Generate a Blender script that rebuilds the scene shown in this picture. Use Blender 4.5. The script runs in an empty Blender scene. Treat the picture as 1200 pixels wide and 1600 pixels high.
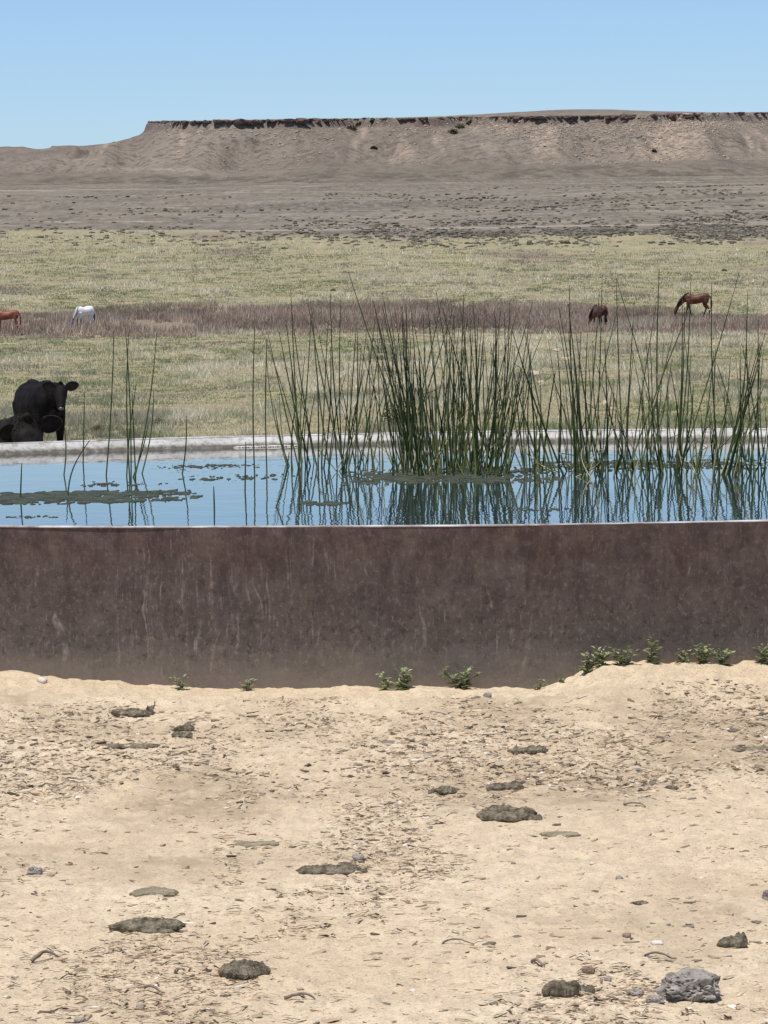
import bpy, bmesh, math, random
import numpy as np
from mathutils import Vector, Matrix

# ------------------------------------------------------------------ camera, sky, sun, exposure
scene = bpy.context.scene
COL = scene.collection
CAM_H, F_PX, HZ, ROLL = 1.82, 5550.0, 433.0, 0.0145     # metres, focal length in photo pixels, horizon row, roll
PITCH = math.atan((800 - HZ) / F_PX)
CP = np.array([0.0, 0.0, CAM_H])
_r0 = np.array([1.0, 0, 0]); FWD = np.array([0, math.cos(PITCH), -math.sin(PITCH)]); _u0 = np.array([0, math.sin(PITCH), math.cos(PITCH)])
RGT = math.cos(ROLL) * _r0 - math.sin(ROLL) * _u0
UPV = math.sin(ROLL) * _r0 + math.cos(ROLL) * _u0
cd = bpy.data.cameras.new('camera'); cam = bpy.data.objects.new('camera', cd); COL.objects.link(cam)
cd.sensor_fit = 'VERTICAL'; cd.sensor_height = 36.0; cd.sensor_width = 27.0; cd.lens = F_PX / 1600 * 36.0
cd.clip_start = 0.1; cd.clip_end = 20000
M4 = Matrix.Identity(4)
for i in range(3):
    M4[i][0] = RGT[i]; M4[i][1] = UPV[i]; M4[i][2] = -FWD[i]; M4[i][3] = CP[i]
cam.matrix_world = M4
scene.camera = cam

SUN = Vector((-0.17, -0.20, 0.965)).normalized()
world = bpy.data.worlds.new('World'); scene.world = world; world.use_nodes = True
wn = world.node_tree; wn.nodes.clear()
sky = wn.nodes.new('ShaderNodeTexSky'); sky.sky_type = 'NISHITA'; sky.sun_disc = False
sky.sun_elevation = math.asin(SUN.z); sky.sun_rotation = math.atan2(SUN.x, SUN.y)
sky.altitude = 1500; sky.air_density = 0.9; sky.dust_density = 1.7; sky.ozone_density = 7.0
bg = wn.nodes.new('ShaderNodeBackground'); bg.inputs['Strength'].default_value = 0.142
wo = wn.nodes.new('ShaderNodeOutputWorld')
wn.links.new(sky.outputs[0], bg.inputs['Color']); wn.links.new(bg.outputs[0], wo.inputs['Surface'])
sl = bpy.data.lights.new('sun', 'SUN'); sl.energy = 4.7; sl.angle = math.radians(0.53); sl.color = (1.0, 0.95, 0.87)
so = bpy.data.objects.new('sun', sl); COL.objects.link(so); so.location = (-20, -20, 60)
so.rotation_euler = (-SUN).to_track_quat('-Z', 'Y').to_euler()
vs = scene.view_settings
scene.display_settings.display_device = 'sRGB'
vs.view_transform = 'Standard'; vs.look = 'None'; vs.gamma = 1; vs.exposure = 0.0; vs.use_curve_mapping = False
scene.render.engine = 'CYCLES'
scene.cycles.max_bounces = 6; scene.cycles.use_denoising = True

rng = np.random.default_rng(7)
random.seed(7)

# ------------------------------------------------------------------ noise
def _hash(ix, iy, iz, seed):
    h = (ix * 374761393 + iy * 668265263 + iz * 2147483647 + seed * 1442695041) & 0xffffffff
    h = ((h ^ (h >> 13)) * 1274126177) & 0xffffffff
    h = ((h ^ (h >> 15)) * 2246822519) & 0xffffffff
    return ((h ^ (h >> 16)) & 0xffffff) / float(0xffffff)
def vn2(x, y, seed=0):
    x = np.asarray(x, float); y = np.asarray(y, float)
    ix = np.floor(x).astype(np.int64); iy = np.floor(y).astype(np.int64); fx = x - ix; fy = y - iy
    fx = fx * fx * (3 - 2 * fx); fy = fy * fy * (3 - 2 * fy)
    a = _hash(ix, iy, 0, seed); b = _hash(ix + 1, iy, 0, seed); c = _hash(ix, iy + 1, 0, seed); d = _hash(ix + 1, iy + 1, 0, seed)
    return (a * (1 - fx) + b * fx) * (1 - fy) + (c * (1 - fx) + d * fx) * fy - 0.5
def fbm2(x, y, seed=0, octv=4, gain=0.5):
    s = 0; a = 1.0; f = 1.0
    for k in range(octv):
        s = s + a * vn2(x * f + 17.3 * k, y * f - 9.1 * k, seed + k); a *= gain; f *= 2.03
    return s
def vn3(p, seed=0):
    i = np.floor(p).astype(np.int64); f = p - i; f = f * f * (3 - 2 * f); r = 0
    for dx in (0, 1):
        for dy in (0, 1):
            for dz in (0, 1):
                w = (f[:, 0] if dx else 1 - f[:, 0]) * (f[:, 1] if dy else 1 - f[:, 1]) * (f[:, 2] if dz else 1 - f[:, 2])
                r = r + w * _hash(i[:, 0] + dx, i[:, 1] + dy, i[:, 2] + dz, seed)
    return r - 0.5
def fbm3(p, seed=0, octv=4, gain=0.5):
    s = 0; a = 1.0; f = 1.0
    for k in range(octv):
        s = s + a * vn3(p * f + 5.7 * k, seed + k); a *= gain; f *= 2.03
    return s
def smooth(e0, e1, x):
    t = np.clip((np.asarray(x, float) - e0) / (e1 - e0), 0, 1); return t * t * (3 - 2 * t)

# ------------------------------------------------------------------ lie of the land
TX, TY, TR, EX = 0.84, 20.29, 4.72, 1.38           # stock tank: centre, half depth, how much wider than deep
TANK_H, WATER_Z = 0.726, 0.650
_PY = [-200, 27, 33, 45, 62, 100, 150, 200, 240, 258, 275, 290, 330, 400, 500, 600, 800, 1000, 1500, 2000, 2400, 9000]
_PZ = [0, 0, -.22, -.78, -1.26, -1.50, -1.70, -1.84, -1.90, -1.34, -.80, -.30, 0.6, 2.1, 4.8, 7.6, 13.6, 20.4, 37.5, 58.0, 62.0, 62.0]
_yy = np.concatenate([np.linspace(-200, 300, 2001), np.linspace(301, 9000, 4000)])
_zz = np.interp(_yy, _PY, _PZ)
_k = np.ones(25) / 25
_zz[12:1980] = np.convolve(_zz, _k, 'same')[12:1980]
def profile(y):
    return np.interp(y, _yy, _zz)
def band_mask(x, y):
    """the dip full of dead brown weeds: its near and far edge wander"""
    u = x / np.maximum(y, 1) * F_PX / 600.0
    n = fbm2(x / 14, y / 30, 51, 3) * 9
    near = np.interp(u, [-1.3, -1, 0, 1, 1.4], [245, 243, 238, 208, 196]) + n
    far = np.interp(u, [-1.3, -1, 0, 1, 1.4], [286, 284, 280, 257, 250]) + n * .7 + fbm2(x / 4, y / 60, 53, 2) * 6
    return near, far
def zg(x, y, fine=True):
    x = np.asarray(x, float); y = np.asarray(y, float)
    d = np.sqrt(x * x + y * y)
    z = profile(y)
    far = smooth(30, 60, d)
    z = z + far * (fbm2(x / 25, y / 40, 3, 3) * 0.16 * smooth(30, 150, d) + fbm2(x / 3, y / 3, 4, 2) * 0.04)
    z = z + smooth(500, 1200, d) * fbm2(x / 160, y / 200, 5, 4) * 5
    near = 1 - smooth(24, 30, d)
    # soil banked against the tank wall
    rt = np.sqrt(((x - TX) / EX) ** 2 + (y - TY) ** 2) - TR
    ang = x - 0.54
    right = smooth(0.12, 0.45, ang + 0.10 * vn2(x * 3, y * 0, 61))
    bank = 0.010 * (1 - smooth(0.0, 0.5, rt)) + right * 0.088 * (1 - smooth(0.05, 0.95, rt)) + (1 - smooth(-1.9, -.7, x)) * .055 * (1 - smooth(0.0, 0.6, rt))
    bank = bank * (1 + 0.5 * fbm2(x * 3.0, y * 3.0, 62, 3)) + (1 - smooth(0, .3, rt)) * fbm2(x * 8, y * 8, 66, 4) * .022
    rut = 0.020 * np.exp(-((rt - 0.50 - 0.06 * vn2(x * 2, y * 0, 63)) / 0.055) ** 2) * (1 - right)
    z = z + near * (bank + rut)
    if fine:
        tr = 0.35 + 0.65 * smooth(11.6, 12.8, y + fbm2(x * 1.5, y * 1.5, 64, 2) * 1.2) * (rt > 0.2)
        z = z + near * (fbm2(x * 1.3, y * 0.9, 11, 4) * 0.010 + tr * fbm2(x * 9, y * 6, 12, 4, 0.6) * 0.016 + fbm2(x * 38, y * 24, 13, 2) * 0.005 + (.35 + tr) * np.maximum(fbm2(x * 20, y * 14, 14, 3, .6), -.1) * 0.014)
    return z
def ray(px, py):
    d = FWD * F_PX + RGT * (px - 600) + UPV * (800 - py)
    return d / d[1]
def at_plane(px, py, z):
    d = ray(px, py); t = (z - CAM_H) / d[2]; return CP + d * t
def at_depth(px, py, y):
    return CP + ray(px, py) * y
def at_ground(px, py, y0=None):
    """where the line of sight meets the land"""
    d = ray(px, py)
    ys = np.concatenate([np.linspace(7, 60, 2000), np.linspace(60, 3000, 6000)])
    g = zg(d[0] * ys, ys, False); h = CAM_H + d[2] * ys
    k = np.argmax(h <= g); y = ys[k]
    p = CP + d * y; p[2] = float(zg(p[0], p[1])); return p

# ------------------------------------------------------------------ node helpers
class NT:
    def __init__(s, name):
        s.m = bpy.data.materials.new(name); s.m.use_nodes = True; s.t = s.m.node_tree; s.t.nodes.clear()
        s.out = s.n('ShaderNodeOutputMaterial'); s.p = s.n('ShaderNodeBsdfPrincipled'); s.l(s.p.outputs[0], s.out.inputs[0])
    def n(s, typ, **kw):
        x = s.t.nodes.new(typ)
        for k, v in kw.items(): setattr(x, k, v)
        return x
    def l(s, a, b): s.t.links.new(a, b)
    def put(s, sock, v):
        if isinstance(v, bpy.types.NodeSocket): s.l(v, sock)
        elif isinstance(v, (tuple, list)) and len(v) == 3 and sock.type == 'RGBA': sock.default_value = (*v, 1)
        else: sock.default_value = v
    def coord(s, kind='Object', scale=(1, 1, 1), loc=(0, 0, 0)):
        tc = s.n('ShaderNodeTexCoord'); mp = s.n('ShaderNodeMapping'); mp.inputs['Scale'].default_value = scale; mp.inputs['Location'].default_value = loc
        s.l(tc.outputs[kind], mp.inputs[0]); return mp.outputs[0]
    def noise(s, vec, scale=5, detail=4, rough=0.55, dist=0.0):
        x = s.n('ShaderNodeTexNoise'); s.l(vec, x.inputs['Vector']); x.inputs['Scale'].default_value = scale
        x.inputs['Detail'].default_value = detail; x.inputs['Roughness'].default_value = rough; x.inputs['Distortion'].default_value = dist
        return x.outputs['Fac']
    def voro(s, vec, scale=5, feature='F1', out='Distance'):
        x = s.n('ShaderNodeTexVoronoi', feature=feature); s.l(vec, x.inputs['Vector']); x.inputs['Scale'].default_value = scale; return x.outputs[out]
    def ramp(s, fac, stops, interp='LINEAR'):
        x = s.n('ShaderNodeValToRGB'); s.l(fac, x.inputs[0]); e = x.color_ramp.elements; x.color_ramp.interpolation = interp
        while len(e) < len(stops): e.new(0.5)
        for q, (p, c) in zip(e, stops):
            q.position = p; q.color = (c, c, c, 1) if isinstance(c, (int, float)) else (*c, 1)
        return x.outputs[0]
    def mix(s, fac, a, b, mode='MIX'):
        x = s.n('ShaderNodeMix', data_type='RGBA', blend_type=mode); s.put(x.inputs[0], fac); s.put(x.inputs[6], a); s.put(x.inputs[7], b); return x.outputs[2]
    def math(s, op, a, b=0.0, clamp=False):
        x = s.n('ShaderNodeMath', operation=op, use_clamp=clamp); s.put(x.inputs[0], a); s.put(x.inputs[1], b); return x.outputs[0]
    def range(s, v, a, b, c=0.0, d=1.0):
        x = s.n('ShaderNodeMapRange'); s.put(x.inputs[0], v)
        for i, q in enumerate((a, b, c, d)): x.inputs[i + 1].default_value = q
        return x.outputs[0]
    def attr(s, name, out='Color'):
        x = s.n('ShaderNodeAttribute'); x.attribute_name = name; return x.outputs[out]
    def sep(s, v):
        x = s.n('ShaderNodeSeparateXYZ'); s.l(v, x.inputs[0]); return x.outputs
    def bump(s, h, strength=0.5, dist=0.01, prev=None):
        x = s.n('ShaderNodeBump'); s.l(h, x.inputs['Height']); x.inputs['Strength'].default_value = strength; x.inputs['Distance'].default_value = dist
        if prev is not None: s.l(prev, x.inputs['Normal'])
        s.l(x.outputs[0], s.p.inputs['Normal']); return x.outputs[0]
    def base(s, c, rough=0.9, spec=0.2):
        s.put(s.p.inputs['Base Color'], c); s.put(s.p.inputs['Roughness'], rough); s.p.inputs['Specular IOR Level'].default_value = spec; return s

# ------------------------------------------------------------------ object helpers
def link(o, parent=None):
    COL.objects.link(o)
    if parent is not None: o.parent = parent
    return o
def tag(o, label=None, cat=None, group=None, kind=None):
    if label: o['label'] = label
    if cat: o['category'] = cat
    if group: o['group'] = group
    if kind: o['kind'] = kind
    return o
def mesh_np(name, V, Fc, mat, smooth_=True, color=None, uv=None):
    """V (n,3); Fc (m,k) of one polygon size"""
    me = bpy.data.meshes.new(name); V = np.asarray(V, np.float32); Fc = np.asarray(Fc, np.int32); k = Fc.shape[1]
    me.vertices.add(len(V)); me.vertices.foreach_set('co', V.ravel())
    me.loops.add(Fc.size); me.loops.foreach_set('vertex_index', Fc.ravel())
    me.polygons.add(len(Fc)); me.polygons.foreach_set('loop_start', np.arange(0, Fc.size, k, dtype=np.int32))
    me.polygons.foreach_set('loop_total', np.full(len(Fc), k, np.int32))
    me.polygons.foreach_set('use_smooth', np.full(len(Fc), smooth_, bool))
    if mat: me.materials.append(mat)
    me.update(calc_edges=True)
    if color is not None:
        a = me.attributes.new('tint', 'FLOAT_COLOR', 'POINT'); c = np.ones((len(V), 4), np.float32); c[:, :color.shape[1]] = color; a.data.foreach_set('color', c.ravel())
    if uv is not None:
        u = me.uv_layers.new(name='uv'); u.data.foreach_set('uv', np.asarray(uv, np.float32)[Fc.ravel()].ravel())
    return me
def obj(name, me, parent=None):
    return link(bpy.data.objects.new(name, me), parent)
def empty(name, loc, rz=0):
    o = bpy.data.objects.new(name, None); o.location = loc; o.rotation_euler = (0, 0, rz); o.empty_display_size = 0.1; return link(o)
def copy_tree(o, parent=None):
    c = o.copy(); link(c)
    if parent is not None: c.parent = parent
    for ch in list(o.children): copy_tree(ch, c)
    return c
def grid_faces(nr, nc, wrap=False):
    r = np.arange(nr - 1)[:, None]; c = np.arange(nc if wrap else nc - 1)[None, :]; c2 = (c + 1) % nc
    return np.stack([r * nc + c, r * nc + c2, (r + 1) * nc + c2, (r + 1) * nc + c], -1).reshape(-1, 4)

# ------------------------------------------------------------------ materials
def m_ground():
    s = NT('ground_soil_and_turf'); P = s.coord('Object'); z = s.sep(s.attr('tint'))   # x dirt, y weeds band, z plain, alpha unused
    # bare dirt
    n1 = s.noise(P, 0.9, 5, .6); n2 = s.noise(s.coord('Object', (1, .55, 1)), 14, 5, .65); n3 = s.noise(P, 160, 3, .6)
    d = s.mix(s.ramp(n1, [(.35, 0), (.65, 1)]), (.555, .430, .278), (.64, .522, .362))
    d = s.mix(s.math('MULTIPLY', s.ramp(n2, [(.44, 1), (.56, 0)]), .55), d, (.42, .325, .215))
    d = s.mix(s.math('MULTIPLY', s.ramp(n3, [(.50, 0), (.60, 1)]), .55), d, (.70, .59, .455))
    d = s.mix(s.math('MULTIPLY', s.ramp(s.noise(P, 230, 3, .7), [(.54, 0), (.62, 1)]), .6), d, (.36, .275, .19))
    d = s.mix(s.math('MULTIPLY', s.ramp(s.noise(P, 55, 5, .75), [(.55, 0), (.63, 1)]), .7), d, (.28, .21, .15))
    d = s.mix(s.math('MULTIPLY', s.attr('tint', 'Alpha'), s.ramp(s.noise(P, 7, 5, .7), [(.35, .15), (.6, 1)])), d, (.32, .245, .16))
    # turf below and between the blades
    g1 = s.noise(s.coord('Object', (1, .35, 1)), .22, 5, .65); g2 = s.noise(s.coord('Object', (1, .5, 1)), 2.2, 4, .7)
    g = s.mix(s.ramp(g1, [(.38, 0), (.62, 1)]), (.32, .265, .16), (.21, .195, .105))
    g = s.mix(s.math('MULTIPLY', s.ramp(g2, [(.45, 0), (.62, 1)]), .7), g, (.36, .31, .20))
    b = s.mix(s.ramp(g2, [(.4, 0), (.6, 1)]), (.17, .125, .10), (.25, .195, .15))
    # the far plain
    p1 = s.noise(s.coord('Object', (.25, 1, 1)), .012, 6, .62); p2 = s.noise(s.coord('Object', (1, .22, 1)), .10, 6, .75)
    p = s.mix(s.ramp(p1, [(.36, 0), (.64, 1)]), (.135, .113, .086), (.205, .172, .132))
    p = s.mix(s.math('MULTIPLY', s.ramp(p2, [(.48, 0), (.58, 1)]), .7), p, (.105, .090, .073))
    p = s.mix(s.math('MULTIPLY', s.ramp(s.noise(s.coord('Object', (1, .12, 1)), .45, 4, .75), [(.50, 0), (.58, 1)]), .6), p, (.26, .225, .175))
    p = s.mix(s.math('MULTIPLY', s.ramp(s.noise(s.coord('Object', (.1, 1, 1)), .02, 5, .6), [(.60, 0), (.68, 1)]), .75), p, (.40, .34, .27))
    wisp = s.math('ABSOLUTE', s.math('SUBTRACT', s.noise(s.coord('Object', (.45, 1, 1), (40, 9, 0)), .011, 4, .6), .5))
    p = s.mix(s.math('MULTIPLY', s.math('MULTIPLY', s.ramp(wisp, [(.0, 1), (.014, 0)]), s.ramp(p2, [(.40, 0), (.56, 1)])), .8), p, (.38, .33, .25))
    c = s.mix(z[0], g, d); c = s.mix(z[1], c, b); c = s.mix(z[2], c, p)
    s.base(c, .95, .1)
    h = s.math('ADD', s.math('MULTIPLY', n2, 1.0), s.math('MULTIPLY', s.noise(P, 70, 5, .7), .5))
    s.bump(h, .8, .012)
    return s.m
def m_mesa():
    s = NT('mesa_slope'); P = s.coord('Object'); z = s.sep(s.attr('tint'))      # x pale patches, y dark rock, z plain blend
    n1 = s.noise(s.coord('Object', (1, .6, 1.5)), .012, 6, .65); n2 = s.noise(P, .16, 5, .75)
    c = s.mix(s.ramp(n1, [(.36, 0), (.64, 1)]), (.168, .137, .110), (.248, .207, .166))
    c = s.mix(s.math('MULTIPLY', s.ramp(n2, [(.50, 0), (.58, 1)]), .75), c, (.098, .085, .068))
    c = s.mix(s.math('MULTIPLY', s.ramp(s.noise(P, .3, 4, .7), [(.56, 0), (.66, 1)]), .5), c, (.34, .28, .22))
    c = s.mix(z[2], c, s.mix(s.ramp(s.noise(s.coord('Object', (1, .2, 1)), .09, 7, .78), [(.42, 0), (.58, 1)]), (.112, .094, .072), (.205, .171, .131)))
    c = s.mix(s.math('MULTIPLY', z[0], s.ramp(s.noise(P, .22, 4, .6), [(.42, .1), (.60, .8)])), c, (.46, .36, .27))
    c = s.mix(z[1], c, (.16, .115, .095))
    s.base(c, .95, .1); s.bump(n2, .9, 2.5)
    return s.m
def m_plain(name, c1, c2, scale=8, rough=.9, spec=.15, bump=.5, bd=.01, detail=5, obj_random=0):
    s = NT(name); P = s.coord('Object'); n = s.noise(P, scale, detail, .65)
    c = s.mix(s.ramp(n, [(.36, 0), (.64, 1)]), c1, c2)
    if obj_random:
        oi = s.n('ShaderNodeObjectInfo'); c = s.mix(s.range(oi.outputs['Random'], 0, 1, 0, obj_random), c, (.5, .42, .33))
    s.base(c, rough, spec)
    if bump: s.bump(s.noise(P, scale * 3, 5, .7), bump, bd)
    return s.m
def m_tint(name, transl=0.35, rough=.8, spec=.15):
    s = NT(name); a = s.attr('tint'); s.base(a, rough, spec)
    if transl:
        t = s.n('ShaderNodeBsdfTranslucent'); s.l(a, t.inputs[0]); x = s.n('ShaderNodeMixShader'); x.inputs[0].default_value = transl
        s.l(s.p.outputs[0], x.inputs[1]); s.l(t.outputs[0], x.inputs[2]); s.l(x.outputs[0], s.out.inputs[0])
    return s.m
def m_tank_outside():
    s = NT('rusted_brown_steel')
    U = s.coord('UV'); xyz = s.sep(U)
    def uv(sx, sy, loc=(0, 0, 0)): return s.coord('UV', (sx, sy, 1), loc)
    big = s.noise(uv(1.6, 2.2), 1.5, 5, .65); fine = s.noise(uv(1, .6), 48, 6, .8); mid = s.noise(uv(1.3, .5), 8, 7, .75)
    c = s.mix(s.ramp(big, [(.38, 0), (.62, 1)]), (.083, .049, .041), (.076, .054, .047))
    c = s.mix(s.math('MULTIPLY', s.ramp(mid, [(.44, 0), (.62, 1)]), .65), c, (.155, .103, .082))
    c = s.mix(s.math('MULTIPLY', s.ramp(mid, [(.36, 1), (.48, 0)]), .4), c, (.050, .034, .031))
    # greyer, dusted lower half (splash-back soil clinging to the steel)
    low = s.math('ADD', s.range(xyz[1], .60, .10), s.math('MULTIPLY', s.math('SUBTRACT', mid, .5), 1.4), True)
    c = s.mix(s.math('MULTIPLY', low, .85), c, (.115, .097, .083))
    c = s.mix(s.math('MULTIPLY', s.ramp(fine, [(.53, 0), (.62, 1)]), s.range(low, 0, 1, .30, .75)), c, (.25, .20, .155))
    c = s.mix(s.math('MULTIPLY', s.ramp(s.noise(uv(1, .8), 30, 6, .8), [(.53, 0), (.62, 1)]), s.range(low, 0, 1, .45, .85)), c, (.038, .028, .025))
    # runs and scratches: thin, nearly vertical
    w = s.noise(uv(1, 1), 2.0, 3, .5)
    for sx, sy, lo, hi, amt, loc in ((36, 1.3, .615, .665, .65, (0, 0, 0)), (15, .9, .635, .66, .7, (3.1, .4, 0)), (85, 2.6, .60, .68, .5, (1.3, 2, 0)), (24, 2.2, .63, .66, .6, (9.3, 4, 0))):
        v = s.n('ShaderNodeVectorMath', operation='ADD'); s.l(uv(sx, sy, loc), v.inputs[0])
        cb = s.n('ShaderNodeCombineXYZ'); s.l(s.math('MULTIPLY', w, 4.5), cb.inputs[0]); s.l(cb.outputs[0], v.inputs[1])
        f = s.ramp(s.noise(v.outputs[0], 1.0, 4, .65), [(lo, 0), (hi, 1)])
        f = s.math('MULTIPLY', f, s.ramp(s.noise(uv(1.5, 1.5, loc), 2.6, 4, .6), [(.46, 0), (.58, 1)]))
        f = s.math('MULTIPLY', f, s.ramp(fine, [(.40, .15), (.56, 1)]))
        c = s.mix(s.math('MULTIPLY', f, amt), c, (.33, .27, .225))
    dr = s.math('MULTIPLY', s.range(xyz[0], 25.65, 25.85), s.range(xyz[0], 26.65, 26.45), True); dr = s.math('MULTIPLY', dr, s.ramp(s.noise(uv(1, .8, (5, 1, 0)), 3.2, 4, .6), [(.46, 0), (.60, 1)]))
    v = s.n('ShaderNodeVectorMath', operation='ADD'); s.l(uv(44, 1.6, (4, 8, 0)), v.inputs[0]); s.l(cb.outputs[0], v.inputs[1])
    c = s.mix(s.math('MULTIPLY', s.math('MULTIPLY', s.ramp(s.noise(v.outputs[0], 1.0, 5, .7), [(.57, 0), (.62, 1)]), s.math('MULTIPLY', dr, s.ramp(fine, [(.40, .1), (.58, 1)]))), .6), c, (.34, .28, .235))
    # pale scuffs and orange rust blooms
    c = s.mix(s.math('MULTIPLY', s.ramp(s.noise(uv(2.4, .8, (7, 3, 0)), 6, 7, .8), [(.60, 0), (.70, 1)]), .5), c, (.27, .225, .19))
    c = s.mix(s.math('MULTIPLY', s.ramp(s.noise(uv(3, .8, (2, 5, 0)), 3.1, 5, .7), [(.66, 0), (.74, 1)]), .6), c, (.24, .115, .055))
    # mud at the foot
    foot = s.math('ADD', s.range(xyz[1], .22, .03), s.math('MULTIPLY', s.math('SUBTRACT', s.noise(uv(1, 1.6), 5, 6, .7), .5), 1.6), True)
    c = s.mix(s.math('MULTIPLY', foot, .7), c, (.25, .20, .155))
    s.base(c, .78, .25)
    s.bump(s.math('ADD', mid, s.math('MULTIPLY', fine, .8)), .5, .006)
    return s.m
def m_tank_inside():
    s = NT('limewashed_inner_wall'); U = s.coord('UV'); xyz = s.sep(U)
    n = s.noise(s.coord('UV', (1, 3, 1)), 3, 6, .7); n2 = s.noise(s.coord('UV', (1, 1.5, 1)), 22, 5, .7)
    c = s.mix(s.ramp(n, [(.38, 0), (.62, 1)]), (.60, .58, .54), (.42, .40, .36))
    c = s.mix(s.math('MULTIPLY', s.ramp(n2, [(.50, 0), (.62, 1)]), .6), c, (.33, .285, .225))
    tide = s.math('ADD', s.range(xyz[1], .690, .664), s.math('MULTIPLY', s.math('SUBTRACT', n2, .5), 1.8), True)
    c = s.mix(s.math('MULTIPLY', tide, .93), c, (.075, .060, .042))
    s.base(c, .7, .3); s.bump(n2, .3, .004); return s.m
def m_water():
    s = NT('pond_water'); P = s.coord('Object')
    s.base((.030, .045, .045), .015, .5); s.p.inputs['IOR'].default_value = 1.333
    h = s.math('ADD', s.math('MULTIPLY', s.noise(s.coord('Object', (1, .5, 1)), 5, 2, .5), 1.0), s.math('MULTIPLY', s.noise(s.coord('Object', (1, .45, 1)), 20, 2, .5), .22))
    s.bump(h, .19, .010); return s.m
def m_algae():
    s = NT('algae'); P = s.coord('Object'); n = s.noise(P, 9, 5, .7)
    s.base(s.mix(s.ramp(n, [(.4, 0), (.6, 1)]), (.022, .028, .015), (.066, .070, .043)), .75, .3); s.bump(s.noise(P, 40, 4, .7), .8, .01); return s.m
def m_reed(name, dry=False):
    s = NT(name); P = s.coord('Object'); oi = s.n('ShaderNodeObjectInfo'); g = s.attr('tint'); f = s.sep(g)[0]       # f: 0 at the root, 1 at the tip
    if dry:
        c = s.mix(f, (.40, .36, .20), (.33, .29, .17))
    else:
        c = s.mix(s.ramp(f, [(.12, 0), (.70, 1)]), s.mix(oi.outputs['Random'], (.070, .098, .030), (.15, .165, .055)), s.mix(oi.outputs['Random'], (.026, .042, .017), (.068, .084, .036)))
        c = s.mix(s.ramp(f, [(.80, 0), (1, 1)]), c, (.10, .075, .05))
    s.base(c, .6, .12); return s.m
def m_hide(name, c1, c2, scale=3.0, lo=.4, hi=.6, c3=None, rough=.55, spec=.3):
    s = NT(name); P = s.coord('Object'); n = s.noise(P, scale, 4, .6)
    c = s.mix(s.ramp(n, [(lo, 0), (hi, 1)]), c1, c2)
    if c3 is not None:
        a = s.attr('tint'); c = s.mix(s.sep(a)[0], c, c3)
    s.base(c, rough, spec); s.bump(s.noise(s.coord('Object', (1, 1, 3)), 30, 4, .7), .35, .012); return s.m

MAT = dict(
    ground=m_ground(), mesa=m_mesa(), wall=m_tank_outside(), inner=m_tank_inside(), water=m_water(), algae=m_algae(),
    rim=m_plain('worn_bright_steel', (.20, .14, .115), (.66, .63, .60), 9, .45, .5, .1, .002),
    grass=m_tint('grass_blades', .30), weeds=m_tint('dead_weeds', .15), leaf=m_tint('weed_leaves', .25, .6, .3), scrub=m_tint('sage_leaves', .15),
    chips=m_tint('soil_crumbs', 0, .95, .1),
    reed=m_reed('bulrush_green'), reed_dry=m_reed('bulrush_dry', True),
    dung=m_plain('dried_dung', (.085, .067, .045), (.36, .305, .22), 40, .95, .1, 1.0, .012, 6),
    dung_pale=m_plain('bleached_dung', (.23, .19, .125), (.36, .305, .215), 22, .95, .1, 1.0, .01, 6),
    fragment=m_plain('dung_fragment', (.13, .105, .075), (.26, .21, .155), 30, .95, .1, .8, .006, 5, .45),
    rock=m_plain('grey_rock', (.22, .195, .165), (.44, .40, .345), 18, .9, .2, 1.0, .01, 7),
    redstone=m_plain('reddish_stone', (.22, .14, .105), (.34, .24, .185), 20, .9, .2, .8, .006),
    palestone=m_plain('pale_stone', (.55, .49, .41), (.70, .64, .55), 20, .9, .2, .6, .004),
    boulder=m_plain('sandstone_boulder', (.44, .34, .23), (.60, .50, .37), 1.2, .9, .2, .8, .1),
    ledge=m_plain('dark_caprock', (.085, .058, .050), (.20, .145, .12), .25, .95, .1, 1.0, .8),
    talus=m_plain('pale_talus', (.30, .24, .18), (.46, .37, .29), .5, .95, .1, .5, .3),
    twig=m_plain('grey_twig', (.15, .115, .085), (.28, .225, .175), 40, .9, .1, .5, .003),
    black=m_hide('black_hide', (.0035, .003, .003), (.011, .0085, .0075), 5, rough=.75, spec=.12),
    black_ear=m_plain('black_ear_skin', (.010, .008, .008), (.03, .022, .02), 12), nose=m_plain('wet_nose', (.04, .036, .036), (.10, .09, .09), 20, .25, .6, .1, .002),
    ear_rim=m_plain('brown_ear_hair', (.03, .017, .013), (.085, .045, .03), 40),
    sorrel=m_hide('sorrel_hide', (.17, .055, .028), (.30, .105, .055), 3.2),
    sorrel_mane=m_plain('sorrel_hair', (.10, .035, .02), (.20, .08, .04), 20),
    bay=m_hide('bay_hide', (.075, .026, .013), (.16, .058, .027), 3.0, c3=(.020, .013, .011)),
    bay_dark=m_hide('dark_bay_hide', (.065, .022, .014), (.125, .045, .028), 3.0, c3=(.018, .012, .011)),
    bay_hair=m_plain('black_horse_hair', (.010, .008, .008), (.028, .02, .018), 20),
    black_toplit=m_hide('toplit_black_hide', (.0045, .004, .0036), (.020, .0155, .013), 9, rough=.8, spec=.15),  # lighter black: top-lit highlights put into the lying cow's coat colour
    white=m_hide('white_hide', (.80, .76, .69), (.88, .85, .79), 2.5, c3=(.11, .115, .125)),
    white_hair=m_plain('white_horse_hair', (.42, .40, .38), (.66, .64, .6), 20), grey_hair=m_plain('grey_horse_hair', (.07, .07, .075), (.16, .16, .165), 20),
)

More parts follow.
